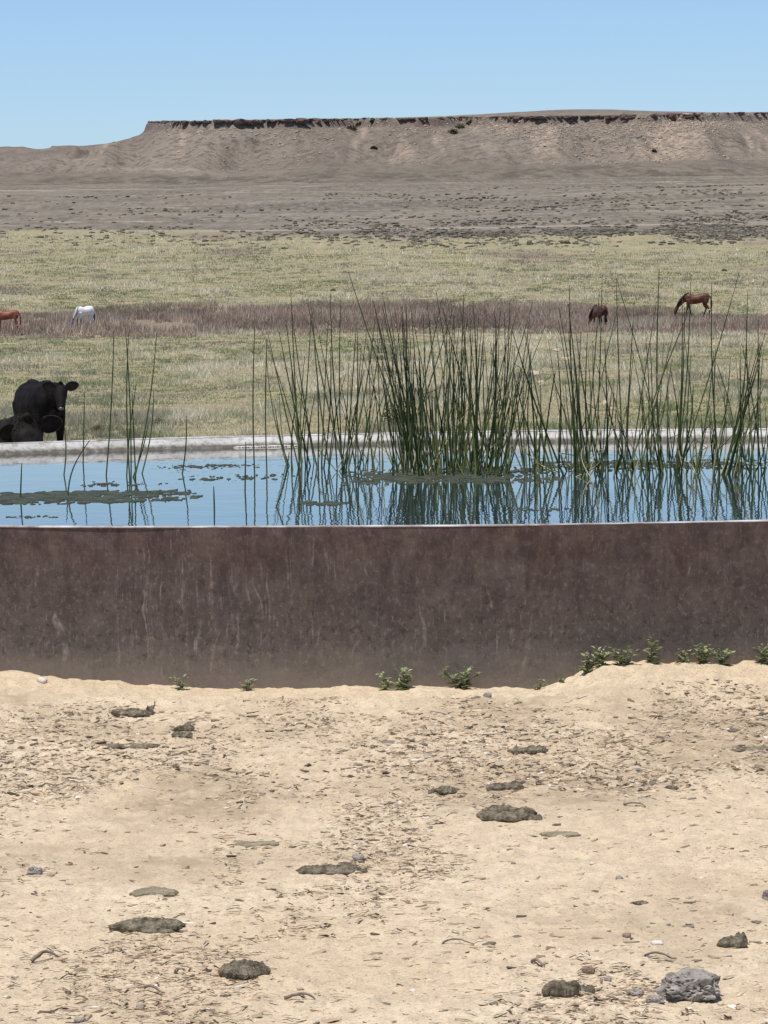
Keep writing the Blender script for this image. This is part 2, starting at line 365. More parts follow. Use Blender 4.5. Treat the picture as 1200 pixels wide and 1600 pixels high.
# ------------------------------------------------------------------ ground
def angles(dense, n, step=1.6):
    a = list(np.linspace(-dense, dense, n)); q = dense; s = (2 * dense / (n - 1)); ext = []
    while q < 180:
        s = min(s * step, 9.0); q = min(q + s, 180); ext.append(q)
    return np.radians(np.array([-e for e in ext[::-1]][1:] + a + ext))
def build_ground():
    th = angles(8.2, 490)
    inv = 1 / np.linspace(1 / 7.4, 1 / 16.2, 390)
    r = np.concatenate([np.linspace(.4, 7.0, 10), inv, np.linspace(16.4, 26, 40), np.geomspace(26.3, 320, 110), np.geomspace(326, 9000, 70)])
    R, T = np.meshgrid(r, th, indexing='ij')
    X = R * np.sin(T); Y = R * np.cos(T)
    Z = zg(X, Y)
    inside = ((X - TX) / EX) ** 2 + (Y - TY) ** 2 < (TR - .05) ** 2
    Z = np.where(inside, np.minimum(Z, -.02), Z)
    d = np.sqrt(X * X + Y * Y)
    n = fbm2(X / 2.5, Y / 4, 21, 3)
    dirt = (1 - smooth(25.5, 29.5, Y + n * 4)) 
    near, far = band_mask(X, Y)
    band = smooth(-7, 8, Y - near + fbm2(X / 5, Y / 14, 44, 4, .6) * 14) * (1 - smooth(-8, 8, Y - far + fbm2(X / 6, Y / 16, 46, 4, .6) * 14)) * .85
    # scattered brown stains of the same weeds on the grassland, and pale bare patches
    band = np.maximum(band, smooth(.28, .5, fbm2(X / 20, Y / 45, 23, 4)) * smooth(285, 300, Y) * .8)
    u = X / np.maximum(Y, 1) * F_PX / 600
    edge = np.interp(u, [-1.2, -.4, 0, 1.2], [830, 760, 655, 590])
    plain = smooth(-25, 25, Y - edge + fbm2(X / 30, Y / 60, 25, 3) * 110)
    rt = np.sqrt(((X - TX) / EX) ** 2 + (Y - TY) ** 2) - TR
    trod = smooth(-.25, .35, fbm2(X * 1.6, Y * .9, 27, 4) + .35 * smooth(11.9, 12.8, Y) - .22) * smooth(.25, .6, rt) * .85
    C = np.stack([dirt, band, plain, trod], -1).reshape(-1, 4)
    V = np.stack([X, Y, Z], -1).reshape(-1, 3)
    F = grid_faces(len(r), len(th))
    me = mesh_np('ground', V, F[:, ::-1], MAT['ground'], True, C)
    bm = bmesh.new(); bm.from_mesh(me)
    k = len(th); vl = [v for v, _ in zip(bm.verts, range(k))]
    c = bm.verts.new((0, 0, 0))
    for i in range(k - 1): bm.faces.new((c, vl[i + 1], vl[i]))
    bm.to_mesh(me); bm.free()
    tag(obj('ground', me), 'bare tan dirt around the tank running out into grassland and plain', None, None, 'structure')
build_ground()

# ------------------------------------------------------------------ mesa
def px_x(px, y): return float(at_depth(px, 200, y)[0])
RIM_Y = 2300.0
_rim_px = [(-700, 5200), (226, 5200), (234, 3100), (248, 2560), (258, 2420), (274, 2350), (305, 2330), (360, 2310), (420, 2315), (470, 2300), (505, 2330), (530, 2440), (548, 2620), (562, 2640), (578, 2500), (600, 2370), (620, 2300),
           (650, 2300), (680, 2330), (700, 2480), (712, 2580), (726, 2590), (745, 2440), (765, 2300), (800, 2250), (850, 2230), (900, 2260), (960, 2250), (1000, 2235), (1022, 2240), (1040, 2290), (1062, 2310), (1078, 2270), (1110, 2330),
           (1160, 2440), (1220, 2480), (1300, 2400), (1500, 2300), (2200, 2350), (2600, 2600)]
def seg_dist(X, Y, P):
    """signed distance to an open line P of points ordered left to right (positive on the near side)"""
    best = np.full(X.shape, 1e12); arc = np.zeros(X.shape)
    for (ax, ay), (bx, by) in zip(P[:-1], P[1:]):
        dx, dy = bx - ax, by - ay; L = dx * dx + dy * dy
        t = np.clip(((X - ax) * dx + (Y - ay) * dy) / L, 0, 1)
        q = (X - ax - t * dx) ** 2 + (Y - ay - t * dy) ** 2
        best = np.minimum(best, q)
    xs = np.array([p[0] for p in P]); ys = np.array([p[1] for p in P])
    behind = np.zeros(X.shape, bool)                               # crossing count along +Y
    for (ax, ay), (bx, by) in zip(P[:-1], P[1:]):
        lo, hi = (ax, bx) if ax < bx else (bx, ax)
        m = (X >= lo) & (X < hi)
        if hi > lo: behind ^= m & (Y > ay + (X - ax) / (bx - ax) * (by - ay))
    return np.where(behind, -1, 1) * np.sqrt(best)
RIM = [(px_x(p, y), y) for p, y in _rim_px[2:]]
RIM = [(RIM[0][0] + 10, 5600)] + RIM
def resample(P, step):
    out = []
    for a, b in zip(P[:-1], P[1:]):
        n = max(1, int(math.hypot(b[0] - a[0], b[1] - a[1]) / step))
        for i in range(n): out.append((a[0] + (b[0] - a[0]) * i / n, a[1] + (b[1] - a[1]) * i / n))
    return out + [P[-1]]
MESA_TOP = CAM_H + 246 / F_PX * 2310
def mesa_h(X, Y, parts=False):
    s = seg_dist(X, Y, RIM)
    s = s + fbm2(X / 40, Y / 40, 71, 4) * 22 * smooth(-10, 60, np.abs(s) + 8)
    gully = (fbm2(X / 22, Y / 300, 73, 3) * 44 + fbm2(X / 70, Y / 400, 76, 2) * 50) * smooth(4, 60, s) * (1 - smooth(250, 420, s))
    sl = np.maximum(s + gully, 0)
    t = np.clip(sl / 440.0, 0, 1)
    st = np.clip(sl / (95 + 30 * fbm2(X / 60, Y / 200, 74, 3)), 0, 1)
    f = np.where(s < 0, 1.0, .09 * (1 - smooth(0, 4, s)) + .50 * (1 - st) ** 1.25 + .41 * (1 - t) ** 2.0)
    base = profile(Y)
    top = MESA_TOP + (np.minimum(Y, 3300) - 2310) * .0443 + 5.0 * np.exp(-((X / Y - .052) / .03) ** 2) * smooth(60, 400, -s) + fbm2(X / 60, Y / 60, 75, 3) * 1.0
    h = (top - base) * f
    # the low hill far behind on the left
    s2 = seg_dist(X, Y, HILL); t2 = np.clip((s2 + fbm2(X / 70, Y / 70, 77, 4) * 60) / 900, 0, 1)
    top2 = CAM_H + (214 + 0.010 * 0) / F_PX * 3500
    h2 = (top2 + fbm2(X / 200, Y / 200, 79, 3) * 5 - base) * np.where(s2 < 0, 1.0, (1 - t2) ** 1.7)
    hh = np.maximum(h, h2)
    hh = hh + fbm2(X / 14, Y / 14, 81, 3) * 1.1 * smooth(2, 14, hh) * (s > 3)
    z = base + smooth(500, 1200, Y) * fbm2(X / 160, Y / 200, 5, 4) * 5 * (1 - smooth(0, 30, hh)) + hh - 0.8 * (1 - smooth(0, 2, hh)) - 3 * (1 - smooth(0, .4, hh))
    return (z, s, t, h, h2) if parts else z
HILL = [(-2500, 3700), (px_x(-300, 3500), 3560), (px_x(-60, 3500), 3500), (px_x(60, 3500), 3540), (px_x(130, 3500), 3500), (px_x(240, 3500), 3600), (px_x(420, 3500), 4200), (px_x(460, 3500), 5600)]
def build_mesa():
    th = angles(8.2, 470); th = th[np.abs(th) < math.radians(42)]
    y = np.concatenate([np.linspace(1500, 1850, 36), np.linspace(1855, 2210, 90), np.linspace(2213, 2520, 140), np.linspace(2530, 3200, 60), np.linspace(3220, 5400, 50)])
    Yg, T = np.meshgrid(y, th, indexing='ij'); X = Yg * np.tan(T)
    Z, s, t, h, h2 = mesa_h(X, Yg, True)
    lower = smooth(.12, .62, t + .6 * fbm2(X / 120, Yg / 60, 91, 4) * .25) * (h > h2)
    px = 600 + X / Yg * F_PX
    nz = fbm2(X / 18, Yg / 18, 93, 4)
    streak = fbm2(X / 9, s / 70, 95, 3)
    upper = (1 - smooth(20, 150, s)) * smooth(2, 8, s)
    def bumpx(c, w): return np.exp(-((px - c) / w) ** 2)
    pale = .9 * upper * smooth(.04, .28, streak * .6 + .9 * bumpx(1060, 45) * (1 - smooth(60, 140, s)) + .28 * bumpx(840, 80) + .22 * bumpx(1180, 40) + .12 * bumpx(640, 60) - .17)
    pale = np.maximum(pale, .9 * bumpx(1046, 16) * smooth(-6, 4, s) * (1 - smooth(20, 60, s)))
    # pale track on the left shoulder
    for (a, b) in (((118, 251), (172, 250)), ((172, 250), (158, 257)), ((158, 257), (148, 263)), ((148, 264), (235, 265)), ((235, 265), (312, 267))):
        yp = 433 + ROLL * (600 - px) - (Z - CAM_H) / Yg * F_PX
        w = np.clip((px - min(a[0], b[0])) / max(abs(b[0] - a[0]), 1), 0, 1); w = w if b[0] > a[0] else 1 - w
        yl = a[1] + w * (b[1] - a[1])
        m = np.exp(-((yp - yl) / 2.0) ** 2) * smooth(min(a[0], b[0]) - 12, min(a[0], b[0]), px) * (1 - smooth(max(a[0], b[0]), max(a[0], b[0]) + 25, px)) * (.55 + nz)
        pale = np.maximum(pale, np.clip(m, 0, .8) * (px < 330))
    dark = .6 * (np.abs(s - 2.0) < 3.0) * smooth(-.1, .2, fbm2(X / 30, Yg / 30, 97, 3))
    C = np.clip(np.stack([pale, dark, lower], -1), 0, 1).reshape(-1, 3)
    V = np.stack([X, Yg, Z], -1).reshape(-1, 3)
    me = mesh_np('mesa', V, grid_faces(len(y), len(th))[:, ::-1], MAT['mesa'], True, C)
    return tag(obj('mesa', me), 'long flat-topped mesa with a dark rocky rim across the skyline', None, None, 'structure')
mesa = build_mesa()

def blob(seed, sub=2, rough=.35, scale=1.6, size=(1, 1, 1), flatten=None, octv=4, boxy=0.0):
    """an irregular lump: a sphere pushed in and out by noise"""
    bm = bmesh.new(); bmesh.ops.create_icosphere(bm, subdivisions=sub, radius=1.0)
    P = np.array([v.co[:] for v in bm.verts]); F = np.array([[v.index for v in f.verts] for f in bm.faces]); bm.free()
    if boxy: P = P / (np.max(np.abs(P), axis=1, keepdims=True) ** boxy)
    n = fbm3(P * scale + seed * 3.1, seed, octv)
    P = P * (1 + rough * 2 * n)[:, None]
    if flatten is not None: P[:, 2] = np.where(P[:, 2] < flatten, flatten + (P[:, 2] - flatten) * .12, P[:, 2])
    return P * np.array(size), F
def rim_edges():
    P = np.array(resample(RIM[1:], 1.0)); off = np.linspace(-70, 70, 141)
    Y = P[:, 1:2] + off[None]; X = P[:, 0:1] / P[:, 1:2] * Y
    S_ = mesa_h(X, Y, True)[1]; k = np.argmax(S_ <= 0, axis=1); i = np.arange(len(P))
    return np.stack([X[i, k], Y[i, k]], -1)
EDGE = rim_edges()
# caprock ledges along the rim: broken blocks
def build_ledges():
    protos = []
    for k in range(7):
        P, F = blob(200 + k, 2, .20, 1.3, (1, .8, .62), None, 3, .75)
        protos.append(mesh_np('ledge', P, F, MAT['ledge'], False))
    pts = EDGE; i = 0; n = 0
    r = random.Random(3); last = -1e9
    while i < len(pts) and n < 240:
        x, y = pts[i]; px = 600 + x / y * F_PX
        w = r.uniform(1.6, 4.6)
        if -30 < px < 1230 and n < 290 and abs(px - last) > w * 1.5:
            dens = np.interp(px, [228, 242, 250, 420, 520, 600, 660, 720, 820, 880, 985, 1000, 1020, 1030, 1066, 1075, 1085, 1230], [0, .8, 1, 1, .75, .5, .7, .8, 1, .95, .9, .3, .35, 1, 1, .4, .2, .2])
            last = px
            if r.random() < dens and (px > 236):
                o = bpy.data.objects.new('ledge', protos[r.randrange(7)]); o.location = (x + r.uniform(-1, 1), y + r.uniform(-3, 0), 0)
                hh = w * r.uniform(.30, .58) * (1.7 if 1028 < px < 1066 else 1)
                o.location.z = float(mesa_h(np.array([x]), np.array([y + 7.0]))[0]) - hh * r.uniform(.45, .8); o.scale = (w, w * r.uniform(.8, 1.2), hh * 1.25); o.rotation_euler = (r.uniform(-.12, .12), r.uniform(-.12, .12), r.uniform(0, 6.28)); link(o, mesa); n += 1
        i += max(1, int(w * r.uniform(.5, 1.2)))
build_ledges()
def scatter_lumps(name, pts, sizes, mat, seed, sub=1, tints=None, flat=1.0, label=None, parent=None, rough=.25, lift=.3):
    protos = [blob(seed + k, sub, rough, 1.4, (1, 1, flat), None, 2, .3) for k in range(6)]
    nv, nf = len(protos[0][0]), len(protos[0][1]); N = len(pts)
    V = np.empty((N, nv, 3)); F = np.empty((N, nf, 3), int); r = np.random.default_rng(seed)
    for k in range(6):
        m = np.arange(N) % 6 == k; n = m.sum(); a = r.uniform(0, 6.28, n); c, s_ = np.cos(a), np.sin(a)
        P = protos[k][0][None] * np.ones((n, 1, 1)); X = P[..., 0] * c[:, None] - P[..., 1] * s_[:, None]; Y = P[..., 0] * s_[:, None] + P[..., 1] * c[:, None]
        Q = np.stack([X, Y, P[..., 2]], -1) * sizes[m][:, None, :]
        Q[..., 2] += sizes[m][:, None, 2] * flat * lift
        V[m] = Q + pts[m][:, None, :]
        F[m] = protos[k][1][None] + (np.nonzero(m)[0] * nv)[:, None, None]
    C = None if tints is None else np.repeat(tints, nv, axis=0)
    o = obj(name, mesh_np(name, V.reshape(-1, 3), F.reshape(-1, 3), mat, False, C), parent)
    return tag(o, label, None, None, 'stuff')
def build_talus():
    n = 7000; px = np.concatenate([rng.uniform(235, 1230, n // 3), rng.normal(1065, 35, n // 3), rng.normal(840, 100, n - 2 * (n // 3))])
    i = rng.integers(0, len(px), len(px)); P = EDGE; ppx = 600 + P[:, 0] / P[:, 1] * F_PX
    order = np.argsort(ppx); k = order[np.clip(np.searchsorted(ppx[order], px), 0, len(P) - 1)]
    down = rng.exponential(32, len(px)) + 4
    x = P[k, 0] + rng.normal(0, 6, len(px)); y = P[k, 1] - down
    z = mesa_h(x, y); s = rng.uniform(.16, .5, len(px)) * rng.choice([1, 1, 1, 1, 2.0], len(px))
    scatter_lumps('talus_stones', np.stack([x, y, z], -1), np.stack([s * 1.3, s, s * .7], -1), MAT['talus'], 311, 1, label='pale stones strewn down the slope below the mesa rim')
build_talus()

# ------------------------------------------------------------------ stock tank
def lathe_wall(r0, z0, r1, z1, nu=360, nv=2, a0=0, a1=2 * math.pi):
    u = np.linspace(a0, a1, nu); v = np.linspace(0, 1, nv); U, Vv = np.meshgrid(u, v); U = U.T; Vv = Vv.T
    R = r0 + (r1 - r0) * Vv; Z = z0 + (z1 - z0) * Vv
    P = np.stack([R * np.cos(U), R * np.sin(U), Z], -1).reshape(-1, 3)
    uv = np.stack([U * TR * 1.25, Z], -1).reshape(-1, 2); return P, grid_faces(nu, nv), uv
tank = empty('stock_tank', (TX, TY, 0)); tag(tank, 'wide oval rusty brown steel stock tank brimming with water', 'stock tank'); tank.scale = (EX, 1, 1)
P, F, uv = lathe_wall(TR, -.25, TR, TANK_H - .004, 420, 3)
P[:, 0] *= 1; w = 1 + .0016 * fbm2(np.arctan2(P[:, 1], P[:, 0]) * 9, P[:, 2] * 3, 101, 2); P[:, 0] *= w; P[:, 1] *= w
obj('outer_wall', mesh_np('outer_wall', P, F, MAT['wall'], True, None, uv), tank)
P, F, uv = lathe_wall(TR - .175, .585, TR - .045, TANK_H - .004, 360, 6)
obj('inner_wall', mesh_np('inner_wall', P, F[:, ::-1], MAT['inner'], True, None, uv), tank)
def rim_mesh():
    prof = [(TR + .0012, TANK_H - .0045), (TR + .0015, TANK_H - .0005), (TR + .000, TANK_H + .002), (TR - .042, TANK_H + .002), (TR - .048, TANK_H - .003), (TR - .047, TANK_H - .014)]
    nu = 420; u = np.linspace(0, 2 * math.pi, nu, endpoint=False); V = np.array([[(r * math.cos(a), r * math.sin(a), z + .0012 * math.sin(5 * a) + .0008 * math.sin(17 * a)) for r, z in prof] for a in u]).reshape(-1, 3)
    m = len(prof); F = []
    for i in range(nu):
        for j in range(m): F.append((i * m + j, ((i + 1) % nu) * m + j, ((i + 1) % nu) * m + (j + 1) % m, i * m + (j + 1) % m))
    return mesh_np('rim', V, np.array(F), MAT['rim'], False)
obj('rim', rim_mesh(), tank)
# water
u = np.linspace(0, 2 * math.pi, 240, endpoint=False); rr = np.array([.05, 1.5, 3.0, TR - .10])
V = np.array([[(r * math.cos(a), r * math.sin(a), 0) for a in u] for r in rr]).reshape(-1, 3); me = mesh_np('water', V, grid_faces(4, 240, True), MAT['water'], True)
bm = bmesh.new(); bm.from_mesh(me); bm.verts.ensure_lookup_table(); bm.faces.new([bm.verts[i] for i in range(239, -1, -1)]); bmesh.ops.recalc_face_normals(bm, faces=bm.faces); bm.to_mesh(me); bm.free()
if me.polygons[0].normal.z < 0: me.flip_normals()
wo_ = obj('water', me); wo_.location = (TX, TY, WATER_Z); wo_.scale = (EX, 1, 1); tag(wo_, 'still water filling the stock tank, mirroring the sky', None, None, 'structure')

# algae floating on the water
def algae(pxs, py, half_py, label, seed, thr=0.0, streak=(1.4, 5.0), fleck=False):
    a = at_plane(pxs[0], py, WATER_Z); b = at_plane(pxs[1], py, WATER_Z); cx, cy = (a[0] + b[0]) / 2, (a[1] + b[1]) / 2; hx = abs(b[0] - a[0]) / 2
    hy = abs(at_plane(600, py - half_py, WATER_Z)[1] - at_plane(600, py + half_py, WATER_Z)[1]) / 2
    nx, ny = 240, 60; xs = np.linspace(-1.15, 1.15, nx); ys = np.linspace(-1.15, 1.15, ny); X, Y = np.meshgrid(xs, ys, indexing='ij')
    wx, wy = cx + X * hx, cy + Y * hy
    f = 1 - (X ** 2 + Y ** 2) + fbm2(wx * streak[0], wy * streak[1], seed, 3) * 1.3 + fbm2(wx * 24, wy * 9, seed + 9, 4, .65) * 2.8 - thr
    if fleck: f = .35 * (1 - X ** 2 - Y ** 2) + fbm2(wx * 3, wy * 3, seed, 2) * .8 + fbm2(wx * 45, wy * 11, seed + 9, 3, .6) * 1.7 - thr
    f = np.where(((wx - TX) / EX) ** 2 + (wy - TY) ** 2 < (TR - .2) ** 2, f, -1)
    cell = (f[:-1, :-1] + f[1:, :-1] + f[:-1, 1:] + f[1:, 1:]) / 4 > 0
    idx = np.nonzero(cell.ravel())[0]; F = grid_faces(nx, ny)[idx]
    if not len(F): return
    Z = .0022 + np.clip(f, 0, .5) * .004 + fbm2(wx * 30, wy * 30, seed + 3, 2) * .0018 * (f > 0)
    V = np.stack([X * hx, Y * hy, np.maximum(Z, .0015)], -1).reshape(-1, 3); used, invx = np.unique(F, return_inverse=True); top = V[used]; F = invx.reshape(F.shape)
    m = len(top); bot = top.copy(); bot[:, 2] = -.004
    e = {}
    for q in F:
        for i in range(4): e.setdefault((min(q[i], q[(i + 1) % 4]), max(q[i], q[(i + 1) % 4])), []).append((q[i], q[(i + 1) % 4]))
    side = [(s[0][1], s[0][0], s[0][0] + m, s[0][1] + m) for s in e.values() if len(s) == 1]
    me = mesh_np('algae_mat', np.concatenate([top, bot]), np.concatenate([F, np.array(side)]), MAT['algae'], True)
    bm = bmesh.new(); bm.from_mesh(me); bmesh.ops.recalc_face_normals(bm, faces=bm.faces); bm.to_mesh(me); bm.free()
    o = obj('algae_mat', me); o.location = (cx, cy, WATER_Z); tag(o, label, 'algae', 'algae mats floating in the tank')
algae((-40, 290), 777, 9, 'largest long grey-green algae mat floating on the open water', 401, -.15)
algae((140, 268), 756, 4, 'broken line of algae flecks just beyond the largest mat', 411, 0.70, fleck=True)
algae((255, 395), 730, 4, 'thin ragged algae scum near the far rim, farthest from the camera', 421, 0.64, fleck=True)
algae((295, 480), 746, 4, 'speckled algae drift leading to the left edge of the bulrushes', 431, 0.64, fleck=True)
algae((470, 540), 787, 3, 'narrow dark algae streak in front of the left bulrush clump', 441, .0)
algae((560, 850), 743, 11, 'broad algae bed around the roots of the densest bulrushes', 451, .02, fleck=True)
algae((850, 1010), 728, 7, 'algae patch around the roots of the bulrushes right of the middle', 461, .25, fleck=True)
algae((1000, 1210), 726, 7, 'algae patch among the bulrush roots at the right end', 471, .25, fleck=True)
algae((810, 890), 796, 3, 'small algae streak in open water in front of the densest bulrushes', 481, 0.58, fleck=True)
algae((15, 90), 808, 2, 'thinnest algae sliver close to the near rim', 491, 0.63, fleck=True)
# foam flecks along the far waterline
n = 90; a_ = math.pi / 2 - (rng.uniform(390, 500, n) - 830) / F_PX * 24.6 / TR / EX; fp = np.stack([TX + (TR - .118) * EX * np.cos(a_), TY + (TR - .118) * np.sin(a_), np.full(n, WATER_Z)], -1)
fs = rng.uniform(.004, .013, n); scatter_lumps('foam_flecks', fp, np.stack([fs * 1.6, fs, fs * .8], -1), MAT['palestone'], 501, 1, label='white foam flecks along the far waterline of the tank')

# ------------------------------------------------------------------ bulrushes
def stem_mesh(root, pts, r0, r1, mat, name='stem', ns=5):
    """a tapering round stem through pts (relative to root)"""
    pts = np.asarray(pts, float); n = len(pts); t = np.gradient(pts, axis=0); t /= np.linalg.norm(t, axis=1)[:, None]
    a = np.cross(t, [0, 1, 0.02]); a /= np.linalg.norm(a, axis=1)[:, None]; b = np.cross(t, a)
    f = np.linspace(0, 1, n); r = r0 + (r1 - r0) * f ** 2.0
    ang = np.linspace(0, 2 * math.pi, ns, endpoint=False)
    V = (pts[:, None] + r[:, None, None] * (a[:, None] * np.cos(ang)[None, :, None] + b[:, None] * np.sin(ang)[None, :, None])).reshape(-1, 3)
    return mesh_np(name, V, grid_faces(n, ns, True), mat, True, np.repeat(np.stack([f, f, f], -1), ns, axis=0))
def stem_pts(b, tip, bow, kink=None, n=9):
    f = np.linspace(0, 1, n)[:, None]; b = np.asarray(b, float); tip = np.asarray(tip, float)
    P = b + (tip - b) * f
    P[:, 0] += bow * np.sin(f[:, 0] * math.pi) 
    P[0] += (P[0] - P[1]) * .15                       # into the water
    if kink is not None:
        kf, dx, dz = kink; k = max(2, int(kf * n)); L = f[k:, 0] - f[k - 1, 0]
        P[k:, 0] = P[k - 1, 0] + dx * L; P[k:, 2] = P[k - 1, 2] + dz * L
    return P
def clump(label, base_px, base_py, hand, nrand, xr, tipr, fan=.5, seed=1, dry=3, thick=1.0, mode='uni'):
    r = random.Random(seed); C0 = at_plane(base_px, base_py, WATER_Z)
    root = empty('bulrush_clump', tuple(C0)); tag(root, label, 'bulrushes', 'bulrush clumps growing in the tank')
    def stem(bx, by, tx, ty, bow=0, kink=None, mat='reed', th=1.0, name='stem'):
        b = at_plane(bx, by, WATER_Z); tip = at_depth(tx, ty, b[1] + r.uniform(-.25, .25))
        obj(name, stem_mesh(C0, stem_pts(b, tip, bow, kink) - C0, (.0048 * th * thick), .0018 * th, MAT[mat], name), root)
    for h in hand:
        stem(*h[:4], h[4] if len(h) > 4 else r.uniform(-.02, .02), th=r.uniform(.85, 1.15))
    for k in range(nrand):
        bx = r.uniform(*xr) if mode == 'uni' else min(max(r.gauss(sum(xr) / 2, (xr[1] - xr[0]) / 4.2), xr[0]), xr[1])
        by = base_py + r.uniform(-14, 6)
        lean = (bx - sum(xr) / 2) * fan + r.gauss(0, 36); ty = r.uniform(*tipr) if r.random() < .74 else r.uniform(tipr[1], 700)
        h = (by - ty) / 270; kink = (r.uniform(.55, .85), r.uniform(-.35, .35), r.uniform(-.35, .2)) if r.random() < .11 else None
        stem(bx, by, bx + lean * h, ty, r.uniform(-.03, .03), kink, th=r.uniform(.6, 1.1))
    for k in range(dry * 2):
        bx = r.uniform(*xr); by = base_py + r.uniform(-10, 6); stem(bx, by, bx + r.uniform(-60, 60), by - r.uniform(30, 180), r.uniform(-.05, .05), None, 'reed_dry', .75, 'dry_stem')
    return root
def c4(lst): return [(380 + bx / 2.857, 420 + by / 2.857, 380 + tx / 2.857, 420 + ty / 2.857) for tx, ty, bx, by in lst]
def c5(lst): return [(780 + bx / 2.857, 420 + by / 2.857, 780 + tx / 2.857, 420 + ty / 2.857) for tx, ty, bx, by in lst]
LEFT = c4([(110, 290, 248, 890), (212, 92, 252, 900), (218, 195, 330, 890), (305, 170, 245, 900), (310, 190, 385, 885), (290, 150, 455, 900), (190, 230, 262, 880), (390, 110, 448, 895), (436, 130, 442, 900), (380, 200, 350, 890),
           (505, 250, 460, 900), (510, 275, 500, 880), (590, 210, 470, 890), (610, 310, 520, 890), (600, 260, 625, 870), (540, 450, 450, 895), (390, 350, 360, 890), (160, 280, 300, 880), (340, 300, 420, 900), (330, 440, 335, 890),
           (275, 390, 262, 895), (470, 420, 440, 890), (660, 470, 545, 890), (140, 610, 205, 880), (320, 560, 285, 890), (430, 480, 500, 885), (215, 420, 262, 890), (560, 380, 555, 890)])
clump('loose bulrush clump nearest the left of the main stand, slender crossed stems', 470, 734, LEFT, 24, (445, 600), (500, 640), .5, 11, 3)
MID = c4([(470, 15, 760, 890), (620, 105, 800, 880), (860, 95, 1010, 890), (885, 140, 720, 900), (985, 115, 985, 895), (1025, 130, 1040, 890), (890, 175, 1120, 900), (730, 170, 735, 890), (580, 140, 790, 880), (590, 190, 770, 890),
          (1050, 220, 1050, 890), (1130, 250, 1130, 900), (1190, 150, 1150, 890), (1100, 320, 1190, 880)])
clump('densest dark green bulrush clump in the middle of the tank', 692, 738, MID, 185, (612, 796), (470, 610), .42, 12, 6, 1.05)
M2 = [(865, 742, 828, 610), (835, 742, 826, 585), (855, 742, 845, 590), (880, 742, 800, 515), (868, 738, 818, 510), (838, 735, 824, 520), (846, 730, 803, 580), (905, 738, 864, 590)]
clump('small bulrush clump right of the densest one with thick dark bent stems', 845, 740, M2, 12, (812, 876), (520, 640), .4, 13, 3, 1.25)
C3 = [(905, 742, 890, 445), (908, 742, 873, 480), (910, 745, 888, 475), (912, 742, 936, 460), (915, 742, 966, 478), (975, 735, 963, 440), (930, 740, 941, 430), (915, 740, 889, 490), (920, 742, 918, 520), (938, 742, 900, 520), (900, 738, 872, 500),
      (898, 738, 898, 560), (950, 738, 945, 530)]
clump('upright bulrush clump in front of the brown horse that shows its rump', 915, 742, C3, 34, (882, 965), (500, 640), .55, 14, 3)
C4 = [(1042, 742, 962, 432), (1030, 735, 1030, 420), (1055, 742, 1066, 465), (1056, 742, 1079, 440), (1058, 742, 1070, 480), (980, 740, 1082, 472), (1058, 742, 1155, 425), (975, 735, 991, 470), (985, 735, 1026, 470), (1000, 738, 1053, 520), (1090, 735, 1070, 530),
      (1010, 738, 1050, 560), (1125, 742, 1112, 442), (1085, 742, 1115, 550)]
clump('bulrush clump with long crossing stems below the bay horse', 1030, 742, C4, 44, (972, 1100), (520, 650), .45, 15, 6)
C5 = [(1132, 742, 1188, 535), (1135, 745, 1190, 550), (1138, 742, 1196, 520), (1140, 742, 1186, 570), (1145, 742, 1172, 560), (1148, 742, 1168, 455), (1130, 740, 1165, 580), (1185, 735, 1185, 500), (1178, 735, 1166, 500), (1190, 738, 1160, 540), (1128, 742, 1180, 590), (1150, 742, 1195, 600)]
clump('bulrush clump leaning right at the right end of the tank', 1142, 742, C5, 32, (1112, 1215), (530, 650), .3, 16, 5)
# single stems standing apart on the left
def single(label, lst, n=None):
    b0 = at_plane(lst[0][0], lst[0][1], WATER_Z)
    if len(lst) == 1:
        bx, by, tx, ty, bow = lst[0]; tip = at_depth(tx, ty, b0[1]); o = obj('bulrush', stem_mesh(b0, stem_pts(b0, tip, bow) - b0, .0046, .0024, MAT['reed'], 'bulrush')); o.location = tuple(b0)
        tag(o, label, 'bulrush', 'lone bulrush stems on the left of the tank')
    else:
        root = empty('bulrush_clump', tuple(b0)); tag(root, label, 'bulrushes', 'bulrush clumps growing in the tank')
        for bx, by, tx, ty, bow in lst:
            b = at_plane(bx, by, WATER_Z); tip = at_depth(tx, ty, b[1]); obj('stem', stem_mesh(b0, stem_pts(b, tip, bow) - b0, .0046, .0020, MAT['reed'], 'stem'), root)
single('short stub of bulrush standing alone at the far left of the water', [(32, 778, 34, 724, 0)])
single('short upright bulrush stem right beside the standing black cow', [(130, 724, 132, 612, 0)])
single('thin faint bulrush stem in front of the standing cow’s legs', [(100, 742, 101, 668, .01)])
single('bent bulrush stem bowing rightwards over the long algae mat', [(106, 775, 140, 688, -.03)])
single('tall lone bulrush stem left of the trio of tall stems', [(166, 744, 178, 516, .008)])
single('tall clump of a few bulrush stems alone on the left of the tank', [(205, 748, 196, 512, .01), (203, 752, 201, 520, -.015), (210, 750, 245, 520, .02), (208, 746, 232, 660, .01), (222, 740, 240, 610, .02), (198, 745, 213, 600, -.01), (212, 745, 206, 610, 0)])
single('very faint short bulrush stem between the tall left clump and the stub', [(285, 740, 291, 650, .01)])
single('dark stub of bulrush close to the near rim in open water', [(335, 794, 334, 760, 0)])
single('mid-height upright bulrush stub just left of the main stand', [(383, 768, 384, 690, 0)])
single('tallest lone bulrush stem just left of the main stand', [(398, 745, 398, 510, -.01)])
single('lone slim bulrush stem second from the left edge of the main stand', [(417, 738, 417, 530, -.008)])
single('low leaning bulrush stem over the water before the main stand', [(432, 792, 452, 706, .01)])

